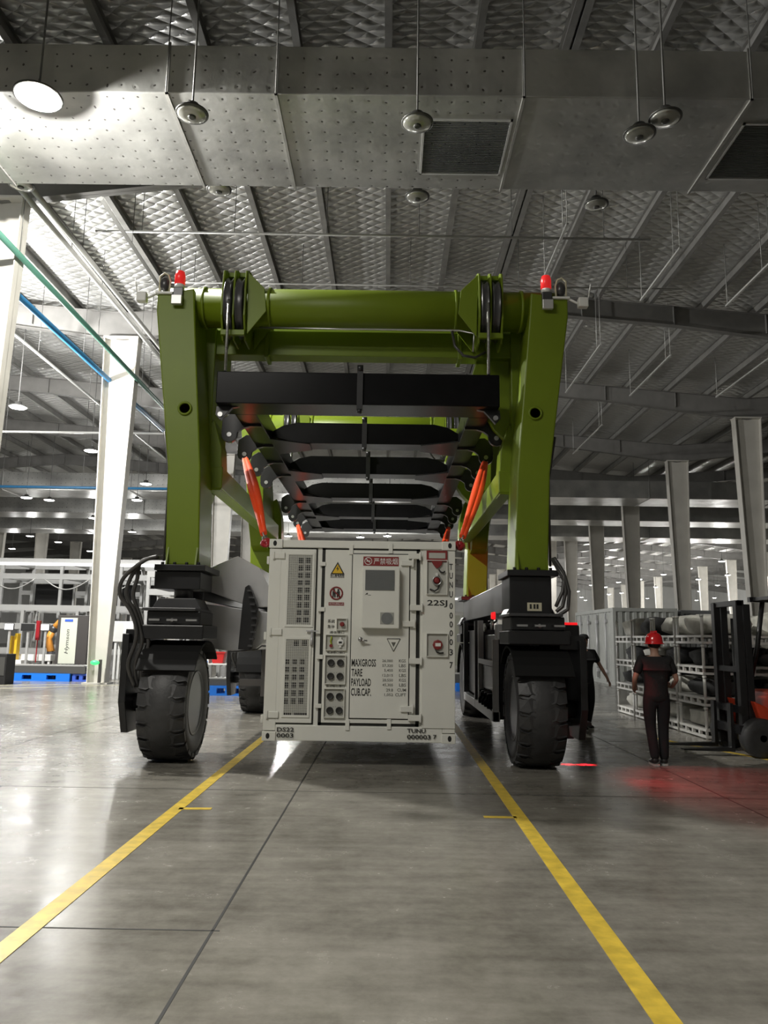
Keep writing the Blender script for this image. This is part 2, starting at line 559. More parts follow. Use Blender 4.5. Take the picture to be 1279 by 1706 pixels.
# main roof beams across the hall and their columns
YROWS = [17.3 + 8.75 * k for k in range(17)]
for Y in YROWS:
    for s in range(-1, 4):
        xa, xb = -9.6 + 26.2 * (s - 1), -9.6 + 26.2 * s
        if xb < X_L + 5 or xa > X_R - 5:
            continue
        xa, xb = max(xa, X_L), min(xb, X_R)
        top = [(x, roof_z(x) - 0.16) for x in (xa, (xa + xb) / 2, xb)]
        d0, d1 = 1.02, 0.72
        mid = (xa + xb) / 2
        bot = [(xb, top[2][1] - d0), (mid + 6.5, roof_z(mid + 6.5) - 0.16 - d1), (mid, top[1][1] - d1), (mid - 6.5, roof_z(mid - 6.5) - 0.16 - d1), (xa, top[0][1] - d0)]
        b = MB()
        b.prism(top + bot, 'y', Y - 0.012, Y + 0.012)
        for pl in (top, bot):
            for (x1, z1), (x2, z2) in zip(pl, pl[1:]):
                h = -0.012 if pl is top else 0.012
                b.prism([(x1, z1), (x2, z2), (x2, z2 + h), (x1, z1 + h)], 'y', Y - 0.13, Y + 0.13)
        n = 8
        for i in range(1, n):
            x = xa + (xb - xa) * i / n
            zt = roof_z(x) - 0.17
            b.box((x - 0.008, Y - 0.12, zt - d1 + 0.02), (x + 0.008, Y + 0.12, zt))
        struct(b.build('roof_beam', 'beam'))
    for x in COLX:
        if abs(x) > 30 and Y < 30:
            continue
        b = MB()
        wt, wb, dp, zt = 0.61, 0.30, 0.21, 12.0
        b.prism([(x - wb, 0), (x + wb, 0), (x + wt, zt), (x - wt, zt)], 'y', Y - 0.01, Y + 0.01)
        for s in (-1, 1):
            b.prism([(x + s * wb, 0), (x + s * (wb - 0.03), 0), (x + s * (wt - 0.03), zt), (x + s * wt, zt)], 'y', Y - dp, Y + dp)
        b.box((x - 0.62, Y - 0.25, zt), (x + 0.62, Y + 0.25, zt + 0.06))
        b.box((x - 0.42, Y - 0.3, 0), (x + 0.42, Y + 0.3, 0.04))
        struct(b.build('column', 'column'))
b = MB()
for i in range(9):
    xx = -10.02 + i * 0.115
    b.face([(xx, 26.05 - 0.075, 11.97), (xx + 0.09, 26.05 - 0.075, 11.97), (xx + 0.07, 26.05 - 0.075, 11.72 - 0.1 * (i % 3)), (xx + 0.03, 26.05 - 0.075, 11.7 - 0.1 * (i % 3))])
b.bm.free()

# floor joints (cut in the slab)
b = MB()
for x in (-0.94, -5.4, 3.6, 8.1, -9.9):
    b.box((x - 0.008, -20, 0.0), (x + 0.008, 60, 0.0015))
for y in (4.55, 8.5, 13.1, 19.0):
    b.box((-14, y - 0.006, 0.0), (-0.9 if y < 6 else 12, y + 0.006, 0.0015))
struct(b.build('floor_joint_lines', 'joint'))


def tape(name, label, pts, w, m='yellow'):
    b = MB()
    (x0, y0), (x1, y1) = pts
    d = Vector((x1 - x0, y1 - y0)).normalized()
    n = Vector((-d.y, d.x)) * w / 2
    b.prism([(x0 + n.x, y0 + n.y), (x1 + n.x, y1 + n.y), (x1 - n.x, y1 - n.y), (x0 - n.x, y0 - n.y)], 'z', 0.0005, 0.0035)
    return tag(b.build(name, m), label, 'floor marking')


tape('floor_tape', 'long yellow tape line on the floor running past the left front wheel', ((-1.93, 1.5), (-2.02, 26)), 0.125)
tape('floor_tape', 'long yellow tape line on the floor passing the right side of the container', ((1.21, 1.5), (1.36, 26)), 0.125)
tape('floor_tape', 'short yellow tick of tape joined to the left yellow line', ((-1.93, 7.56), (-1.63, 7.58)), 0.08)
tape('floor_tape', 'short faded yellow tick of tape joined to the right yellow line', ((0.91, 7.44), (1.21, 7.44)), 0.07)
tape('floor_tape', 'thin yellow tape line on dark floor behind the person in the red helmet', ((4.6, 13.6), (6.3, 9.0)), 0.09)
tape('floor_tape', 'pale tape line on the bright floor in front of the blue pallets, nearer of two', ((-14, 20.6), (-8.6, 25.4)), 0.1, 'pale')
tape('floor_tape', 'pale tape line on the bright floor nearest to the blue pallets, farther of two', ((-14.5, 23.5), (-9.5, 25.4)), 0.1, 'pale')

# ================================================================== AIR DUCTS
def duct(Y0, Y1, z0, z1, x0, x1, label, seams, grilles=()):
    t = thing('air_duct', ((x0 + x1) / 2, (Y0 + Y1) / 2, z0), label, 'air duct')
    b = MB().box((x0, Y0, z0), (x1, Y1, z1))
    b.build('duct_body', 'duct', t, 0.02)
    for x in seams:
        b = MB()
        b.box((x - 0.025, Y0 - 0.03, z0 - 0.035), (x + 0.025, Y1 + 0.03, z0 - 0.002))
        b.box((x - 0.025, Y0 - 0.03, z0 - 0.035), (x + 0.025, Y0 - 0.002, z1 + 0.03))
        b.build('flange', 'purlin', t)
        for yy in (Y0 - 0.06, Y1 + 0.06):
            MB().rod((x, yy, z0 - 0.03), (x, yy, roof_z(x) + 0.145), 0.012, seg=6).build('hanger_rod', 'darkpipe', t)
    for gx0, gx1, gy0, gy1 in grilles:
        b = MB()
        fw = 0.04
        for lo, hi in (((gx0, gy0), (gx1, gy0 + fw)), ((gx0, gy1 - fw), (gx1, gy1)), ((gx0, gy0), (gx0 + fw, gy1)), ((gx1 - fw, gy0), (gx1, gy1))):
            b.box((lo[0], lo[1], z0 - 0.03), (hi[0], hi[1], z0 - 0.002))
        g = b.build('grille_frame', 'alu', t)
        b = MB()
        y = gy0 + fw
        while y < gy1 - fw:
            b.hexa([(gx0 + fw, y, z0 - 0.026), (gx1 - fw, y, z0 - 0.026), (gx1 - fw, y + 0.006, z0 - 0.026), (gx0 + fw, y + 0.006, z0 - 0.026)],
                   [(gx0 + fw, y + 0.02, z0 - 0.003), (gx1 - fw, y + 0.02, z0 - 0.003), (gx1 - fw, y + 0.026, z0 - 0.003), (gx0 + fw, y + 0.026, z0 - 0.003)])
            y += 0.05
        b.build('grille_slats', 'screengrey', g)
    return t


duct(12.47, 15.37, 11.3, 12.28, -16, 18, 'wide galvanised duct with vent grilles crossing overhead nearest the camera',
     (-12.4, -8.3, -4.14, -2.16, 2.32, 6.41, 10.5), ((0.53, 2.22, 13.08, 14.82), (6.56, 8.3, 13.1, 14.88)))
duct(46.6, 49.4, 10.4, 11.5, -40, 40, 'long far duct crossing the hall, nearest of the far ducts', (-32, -24, -16, -8, 0, 8, 16, 24, 32))
duct(55.5, 58.2, 10.4, 11.5, -40, 40, 'long far duct crossing the hall, middle of the far ducts', (-30, -18, -6, 6, 18, 30))
duct(64.5, 67.5, 10.4, 11.5, -40, 40, 'long far duct crossing the hall, farthest of the far ducts', (-26, -10, 6, 22))

# ================================================================== PIPES UNDER THE ROOF
def pipe(name, label, p0, p1, r, m, hang=3.0, cat='pipe'):
    t = thing(name, p0, label, cat)
    MB().rod(p0, p1, r, seg=10).build('tube', m, t)
    p0, p1 = Vector(p0), Vector(p1)
    L = (p1 - p0).length
    n = max(2, int(L / hang))
    for i in range(n):
        p = p0.lerp(p1, (i + 0.5) / n)
        MB().rod((p.x, p.y, p.z + r), (p.x, p.y, roof_z(p.x) + 0.145), 0.01, seg=5).build('hanger_rod', 'darkpipe', t)
    return t


pipe('water_pipe', 'fat white pipe left of the green gantry, outer of the white pair', (-8.74, 16.4, 11.85), (-8.55, 40, 11.85), 0.07, 'pipe', 5)
pipe('water_pipe', 'fat white pipe left of the green gantry, inner of the white pair', (-8.45, 16.4, 11.85), (-8.2, 40, 11.85), 0.07, 'pipe', 5)
pipe('water_pipe', 'blue pipe running under the roof past the left column head', (-10.0, 15, 10.5), (-9.97, 44, 10.5), 0.09, 'bluepipe', 5)
pipe('water_pipe', 'dark green pipe running beside the blue pipe', (-8.9, 14.5, 10.5), (-9.02, 40, 10.5), 0.075, 'greenpipe', 5)
pipe('water_pipe', 'thin grey pipe left of the blue pipe', (-12.0, 18, 11.0), (-12.1, 45.5, 11.0), 0.05, 'pipe', 4)
pipe('water_pipe', 'slim dark pipe between the blue pipe and the green gantry', (-6.6, 15.9, 11.3), (-6.4, 45, 11.3), 0.05, 'darkpipe', 4)
pipe('sprinkler_pipe', 'thin sprinkler pipe crossing the ceiling behind the near duct', (-8.0, 19.1, 12.3), (6.9, 19.2, 12.3), 0.035, 'pipe', 2.2)
pipe('sprinkler_pipe', 'thin sprinkler pipe crossing the ceiling low above the green gantry', (-7.9, 22.5, 12.5), (9, 22.5, 12.5), 0.025, 'pipe', 3)
pipe('water_pipe', 'pale blue pipe crossing the far left of the hall', (-34, 39.0, 9.1), (-8.2, 39.0, 9.1), 0.07, 'bluepipe', 5)
pipe('water_pipe', 'white pipe crossing the far left above the row of lit lamps', (-34, 31.2, 9.95), (-8.5, 31.2, 9.95), 0.05, 'pipe', 5)
for i, (x, ya, yb, lb) in enumerate(((7.5, 18.7, 21.9, 'bare bright hanging bar right of the gantry top, nearest the duct'),
                                      (7.25, 25.4, 30.7, 'bare bright hanging bar close to the right gantry leg'),
                                      (10.0, 26.3, 31.0, 'bare bright hanging bar midway between right gantry leg and right edge'),
                                      (10.2, 19.4, 22.2, 'bare bright hanging bar at the right edge above the second roof beam'),
                                      (10.05, 35.4, 41.2, 'small bright hanging bar low beside the right gantry leg'),
                                      (4.3, 17.6, 20.5, 'bare bright hanging bar just above the right pulley of the gantry'),
                                      (13.6, 25.4, 31.0, 'bare bright hanging bar near the right edge under the third roof beam'))):
    t = thing('conduit_bar', (x, ya, 11.8), lb, 'conduit')
    MB().box((x - 0.03, ya, 11.79), (x + 0.03, yb, 11.84)).build('bar', 'pipe', t)
    for y in (ya + 0.05, ya + 0.5, yb - 0.1):
        MB().rod((x, y, 11.84), (x, y, roof_z(x) + 0.145), 0.012, seg=5).build('drop_rod', 'pipe', t)

# ================================================================== HIGH-BAY LAMPS
def lamp(loc, label, lit=False, r=0.28, group=None, key=False):
    x, y, z = loc
    t = thing('high_bay_lamp', loc, label, 'ceiling lamp', group)
    MB().rod((x, y, z + 0.15), (x, y, roof_z(x) + 0.145), 0.018, seg=6).build('rod', 'darkpipe', t)
    MB().lathe([(0.05, 0.2), (0.11, 0.18), (0.13, 0.09), (r * 0.8, 0.06), (r, 0.02), (r, -0.005), (r * 0.93, -0.008)], loc, seg=28).build('housing', 'lampbody', t)
    b = MB().lathe([(r * 0.92, -0.006), (r * 0.8, -0.035), (r * 0.4, -0.055), (0.01, -0.06)], loc, seg=28)
    b.build('lens', 'keylit' if key else ('lit' if lit else 'lampglass'), t)
    if lit and not key:
        d = bpy.data.lights.new('high_bay_light', 'POINT')
        d.shadow_soft_size, d.energy, d.color = 0.2, lit * 5200.0, (1.0, 0.99, 0.96)
        lo_ = bpy.data.objects.new('high_bay_light', d)
        col.objects.link(lo_)
        lo_.parent = t
        lo_.location = (0, 0, -0.3)
    if not lit:
        MB().lathe([(0.07, -0.05), (0.07, -0.075), (0.04, -0.085)], loc, seg=14).build('bulb', 'lampbody', t)
    return t


lamp(KEY, 'dazzling lit high-bay lamp under the near duct, top left', True, 0.42, key=True)
for u, v, z, lb in ((320, 190, 10.5, 'unlit round lamp hanging before the near duct, closest to the dazzling lit lamp'),
                    (695, 205, 10.5, 'unlit round lamp hanging before the near duct, beside the left vent grille'),
                    (1108, 197, 10.5, 'unlit round lamp with pale lens hanging before the near duct, far from the grille'),
                    (1065, 224, 10.35, 'unlit round lamp with dark lens almost touching a paler lamp'),
                    (365, 316, 11.52, 'unlit round lamp behind the near duct, closest to the dazzling lit lamp'),
                    (695, 328, 11.52, 'unlit round lamp behind the near duct, below the vent grille'),
                    (993, 341, 11.52, 'unlit round lamp behind the near duct, on the dim side'),
                    (35, 308, 11.52, 'unlit round lamp behind the near duct, straight below the dazzling lamp')):
    lamp(tuple(atZ(u, v, z)), lb)
FAR = [(30, 678, 'first lit lamp above the left column, highest of the lit back lamps'), (152, 751, 'lit lamp just left of the big left column at mid height'),
       (243, 806, 'lit lamp between the big left column and the gantry leg, upper'), (82, 833, 'lit lamp low on the far left under the first far duct')]
for u, v, lb in FAR:
    lamp(tuple(atZ(u, v, 9.6)), lb, 0.07, 0.32)
G = 'small lit lamps in the back of the hall'
DUCTS_Y = ((46.3, 49.7), (55.2, 58.5), (64.2, 67.8))
for u, v in ((155, 863), (44, 829), (228, 833), (50, 893), (97, 903), (150, 918), (20, 914), (220, 886), (228, 940), (165, 880),
             (1202, 935), (1148, 947), (1105, 957), (1212, 958), (1065, 965), (1163, 965), (1030, 970), (1195, 975), (1008, 978), (1092, 978),
             (1035, 988), (1014, 990), (1165, 985), (1078, 997), (985, 975), (968, 995), (1190, 996), (1160, 1000), (975, 1000), (962, 985),
             (645, 893), (480, 893), (600, 895)):
    p = atZ(u, v, 9.6)
    if not 0 < p.y < 165:
        continue
    if any(abs(p.y - Y) < 0.5 for Y in YROWS):
        p = at(u, v, p.y + 1.0)
    for ya, yb in DUCTS_Y:
        if ya < p.y < yb:
            p = at(u, v, yb + 0.4)
    lamp(tuple(p), 'small lit round lamp hanging far away in the bright back of the hall', 0.035 if u < 300 else 0.2, 0.34, G)

# ================================================================== GANTRY CRANE
GX, YF, YR = -0.43, 10.65, 17.1
gantry = thing('gantry_crane', (GX, 13.8, 0), 'lime green straddle gantry crane on black wheels standing over the white container', 'crane')


def gx(s, d):
    return GX + s * d


Z_LEG0, Z_KNEE, Z_LEGT = 2.54, 3.88, 6.22
legs = {}
for s in (-1, 1):
    for yc in (YF, YR):
        y0, y1 = yc - 0.36, yc + 0.36
        b = MB()
        prof = [(gx(s, 2.57), Z_LEG0), (gx(s, 2.12), Z_LEG0), (gx(s, 2.17), Z_KNEE), (gx(s, 2.38), Z_LEGT), (gx(s, 2.40), 6.5), (gx(s, 2.92), 6.42), (gx(s, 2.92), 6.15), (gx(s, 2.62), Z_KNEE)]
        b.prism(prof, 'y', y0, y1)
        leg = b.build('leg', 'green', gantry, 0.02)
        legs[(s, yc)] = leg
        # access port and base flange with bolts
        MB().lathe([(0.075, 0.03), (0.07, -0.02), (0.085, -0.03), (0.1, -0.02), (0.1, 0.03)], (gx(s, 2.43), y0 - 0.0, 4.72), 'y', 24).build('port_ring', 'green', leg)
        MB().lathe([(0.02, -0.004), (0.072, -0.004)], (gx(s, 2.43), y0, 4.72), 'y', 24).build('port_shade_disc', 'dark', leg)  # flat disc, dark colour stands for the shade inside the port
        b = MB().box((gx(s, 2.35) - 0.34, y0 - 0.09, 2.46), (gx(s, 2.35) + 0.34, y1 + 0.09, 2.54))
        for i in range(4):
            for yy in (y0 - 0.05, y1 + 0.05):
                b.lathe([(0.025, 2.54), (0.025, 2.575)], (gx(s, 2.35) - 0.24 + 0.16 * i, yy, 0), 'z', 6, False)
        b.build('leg_flange', 'black', leg, 0.008)
        for dx in (-0.2, 0.19):
            MB().prism([(y0, 2.54), (y0 - 0.075, 2.54), (y0, 2.78)], 'x', gx(s, 2.35) + dx, gx(s, 2.35) + dx + 0.02).build('gusset', 'green', leg)
        # knee bracket that carries the long tie beam
        b = MB().prism([(gx(s, 2.17), 4.75), (gx(s, 2.05), 4.35), (gx(s, 2.03), 4.07), (gx(s, 2.03), 3.70), (gx(s, 2.4), 3.70), (gx(s, 2.4), 4.6)], 'y', y1 - 0.05, y1 + 0.35)
        b.build('knee_bracket', 'green', leg, 0.01)
    # inner haunch plates hanging under the top beam
    for yc, d in ((YF, 1), (YR, -1)):
        b = MB().prism([(gx(s, 2.42), 6.2), (gx(s, 1.78), 6.0), (gx(s, 1.62), 5.45), (gx(s, 1.85), 4.95), (gx(s, 1.98), 4.72), (gx(s, 2.2), 4.5), (gx(s, 2.3), 5.0)], 'y', min(yc + d * 0.5, yc + d * 0.8), max(yc + d * 0.5, yc + d * 0.8))
        if s > 0:
            b.build('haunch', 'green', legs[(s, yc)], 0.012)
        else:
            b.bm.free()
        ye = yc + d * 0.3
        side = [(ye, 3.45), (ye + d * 0.35, 3.55), (ye + d * 1.0, 4.3), (ye + d * 1.15, 6.12), (ye, 6.2)]
        MB().prism(side, 'x', min(gx(s, 2.21), gx(s, 2.55)), max(gx(s, 2.21), gx(s, 2.55))).build('side_plate', 'green', legs[(s, yc)], 0.012)
    # long tie beam between front and rear leg
    MB().box((gx(s, 2.12) - 0.11, YF + 0.3, 3.72), (gx(s, 2.12) + 0.11, YR - 0.3, 4.05)).build('tie_beam', 'green', gantry, 0.015)

for yc, d in ((YF, 1), (YR, -1)):
    b = MB()
    yt = yc
    n = 28
    b.rod((gx(-1, 2.9), yt, 6.36), (gx(1, 2.9), yt, 6.36), 0.285, seg=28)
    for s in (-1, 1):
        for dd in (2.3, 1.35):
            b.rod((gx(s, dd) - 0.02, yt, 6.36), (gx(s, dd) + 0.02, yt, 6.36), 0.305, seg=28)
    tb = b.build('top_beam', 'green', gantry)
    b = MB()
    yl = yc + d * 0.5
    b.prism([(yl - 0.14, 5.79), (yl + 0.14, 5.79), (yl + 0.14, 6.17), (yl + 0.1, 6.23), (yl - 0.1, 6.23), (yl - 0.14, 6.17)], 'x', gx(-1, 2.35), gx(1, 2.35))
    for s in (-1, 1):
        b.box((gx(s, 1.45) - 0.03, yl - 0.18, 5.75), (gx(s, 1.45) + 0.03, yl + 0.18, 6.26))
    lb = b.build('lower_beam', 'green', gantry, 0.01)
    # bright pipe clipped in the gap between the two beams
    MB().tube([(gx(-1, 1.5), yc - 0.05, 6.055), (gx(-1, 0.3), yc - 0.05, 6.045), (gx(1, 1.4), yc - 0.05, 6.05), (gx(1, 1.62), yc - 0.1, 5.98), (gx(1, 1.6), yc - 0.12, 5.7)], 0.014, 8).build('hydraulic_line', 'steel', tb)
    for s in (1,):
        MB().tube([(gx(s, 1.3), yc - 0.12, 6.0), (gx(s, 1.33), yc - 0.2, 5.75), (gx(s, 1.45), yc - 0.22, 5.6), (gx(s, 1.62), yc - 0.2, 5.58), (gx(s, 1.78), yc - 0.1, 5.7)], 0.02, 8).build('hose', 'hose', tb)
    # sheave housings
    for s in (-1, 1):
        xc = gx(s, 1.83)
        b = MB()
        side = [(-0.30, 6.80), (-0.14, 6.88), (0.14, 6.88), (0.36, 6.55), (0.36, 6.08), (0.14, 5.78), (-0.2, 5.78), (-0.36, 6.1), (-0.36, 6.5)]
        for dx in (-0.16, 0.0, 0.16):
            b.prism([(yc + p[0] - d * 0.02, p[1]) for p in side], 'x', xc + dx - 0.014, xc + dx + 0.014)
        b.box((xc - 0.19, yc - 0.12, 6.80), (xc + 0.19, yc + 0.12, 6.87))
        b.box((xc - 0.17, yc - 0.34, 5.82), (xc + 0.17, yc - 0.28, 5.9))
        # flared cheek running along the beam
        f = 1 if s < 0 else -1
        b.prism([(xc + f * 0.17, 6.8), (xc + f * 0.42, 6.55), (xc + f * 0.46, 6.2), (xc + f * 0.2, 5.85)], 'y', yc - 0.3, yc - 0.275)
        b.prism([(xc + f * 0.17, 6.8), (xc + f * 0.42, 6.55), (xc + f * 0.46, 6.2), (xc + f * 0.2, 5.85)], 'y', yc + 0.275, yc + 0.3)
        hs = b.build('sheave_housing', 'green', gantry, 0.006)
        for dx in (-0.08, 0.08):
            MB().lathe([(0.1, -0.05), (0.44, -0.05), (0.44, -0.04), (0.4, 0.0), (0.44, 0.04), (0.44, 0.05), (0.1, 0.05)], (xc + dx, yc - d * 0.02, 6.34), 'x', 32).build('sheave', 'charcoal', hs)
        MB().tube([(xc - s * 0.0 - 0.05, yc - d * 0.44, 6.3), (xc - 0.05, yc - d * 0.44, 5.245)], 0.022, 8).build('wire_rope', 'rope', hs)
# beacons, cameras and floodlights on the front top corners
for s in (-1, 1):
    x = gx(s, 2.62)
    y = YF - 0.3
    MB().box((x - 0.07, y - 0.1, 6.30), (x + 0.07, y + 0.04, 6.5)).build('beacon_base', 'charcoal', gantry, 0.01)
    bc = MB().lathe([(0.055, 6.56), (0.075, 6.57), (0.075, 6.7), (0.06, 6.76), (0.02, 6.78)], (x, y - 0.03, 0), 'z', 20).build('beacon', 'beacon', gantry)
    MB().lathe([(0.07, 6.5), (0.07, 6.56)], (x, y - 0.03, 0), 'z', 20).build('beacon_collar', 'whiteplastic', bc)
    MB().box((x - 0.075, y - 0.16, 6.22), (x + 0.075, y - 0.1, 6.36)).build('flood_light', 'alu', gantry, 0.008)
    b = MB().box((x + s * 0.2 - 0.12, y - 0.1, 6.40), (x + s * 0.2 + 0.12, y, 6.43))
    b.tube([(x + s * 0.3, y - 0.06, 6.42), (x + s * 0.42, y - 0.08, 6.34), (x + s * 0.5, y - 0.1, 6.36)], 0.018, 8)
    b.rod((x + s * 0.57, y - 0.1, 6.36), (x + s * 0.62, y - 0.1, 6.62), 0.01, 0.006, 6)
    br = b.build('antenna_bracket', 'whiteplastic', gantry)
    MB().box((x + s * 0.5 - 0.07, y - 0.16, 6.26), (x + s * 0.5 + 0.07, y - 0.05, 6.4)).build('camera_box', 'whiteplastic', br, 0.015)
    b = MB().tube([(x + s * 0.14, y - 0.05, 6.43), (x + s * 0.13, y - 0.05, 6.6), (x + s * 0.16, y - 0.05, 6.7), (x + s * 0.22, y - 0.05, 6.73), (x + s * 0.28, y - 0.05, 6.68), (x + s * 0.28, y - 0.05, 6.43)], 0.014, 8)
    b.build('guard_hoop', 'cream', br)
    MB().ball((x + s * 0.21, y - 0.02, 6.57), 0.075, (1, 1, 1.5)).build('horn', 'charcoal', br)

# ---- sill beams, bogies and wheels
R_T, W_T = 0.73, 0.6


def tyre(cx, cy, parent):
    wz = R_T
    w = thing_wheel = None
    hw = W_T / 2
    prof = [(0.40, -hw + 0.05), (0.44, -hw + 0.02), (0.56, -hw), (0.66, -hw + 0.015), (0.69, -hw + 0.05), (0.70, -hw + 0.12), (0.728, -hw + 0.17), (0.731, 0), (0.728, hw - 0.17),
            (0.70, hw - 0.12), (0.69, hw - 0.05), (0.66, hw - 0.015), (0.56, hw), (0.44, hw - 0.02), (0.40, hw - 0.05)]
    b = MB().lathe(prof, (cx, cy, wz), 'x', 64)
    n = 22
    for s in (-1, 1):
        for k in range(n):
            a0 = 2 * PI * (k + (0.5 if s > 0 else 0)) / n
            step = 2 * PI / n
            out = [(0.10, 0.20), (0.15, 0.12), (0.19, 0.22), (0.285, 0.12), (0.297, 0.12), (0.297, 0.90), (0.285, 0.90), (0.19, 1.0), (0.15, 0.90), (0.10, 0.98)]
            va, vb = [], []
            for xx, f in out:
                a = a0 + f * step
                rb = 0.69 if xx < 0.28 else 0.64
                rt = 0.73 if xx < 0.2 else (0.722 if xx < 0.29 else 0.69)
                p = lambda r: (cx + s * xx, cy + math.cos(a) * r, wz + math.sin(a) * r)
                va.append(b.bm.verts.new(p(rb)))
                vb.append(b.bm.verts.new(p(rt)))
            fs = [b.bm.faces.new(vb)]
            for i in range(len(out)):
                j = (i + 1) % len(out)
                fs.append(b.bm.faces.new((va[i], va[j], vb[j], vb[i])))
            bmesh.ops.recalc_face_normals(b.bm, faces=fs)
    wh = b.build('tyre', 'rubber', gantry)
    for s in (-1, 1):
        MB().lathe([(0.42, s * (hw - 0.04)), (0.41, s * (hw - 0.02)), (0.38, s * (hw - 0.05)), (0.3, s * (hw - 0.2)), (0.2, s * (hw - 0.22)), (0.16, s * (hw - 0.12)), (0.05, s * (hw - 0.1))], (cx, cy, wz), 'x', 40).build('rim', 'charcoal', wh)
        b = MB()
        for k in range(10):
            a = 2 * PI * k / 10
            b.lathe([(0.02, s * (hw - 0.22)), (0.02, s * (hw - 0.17))], (cx, cy + math.cos(a) * 0.25, wz + math.sin(a) * 0.25), 'x', 6, False)
        b.build('wheel_nuts', 'steel', wh)
    return wh


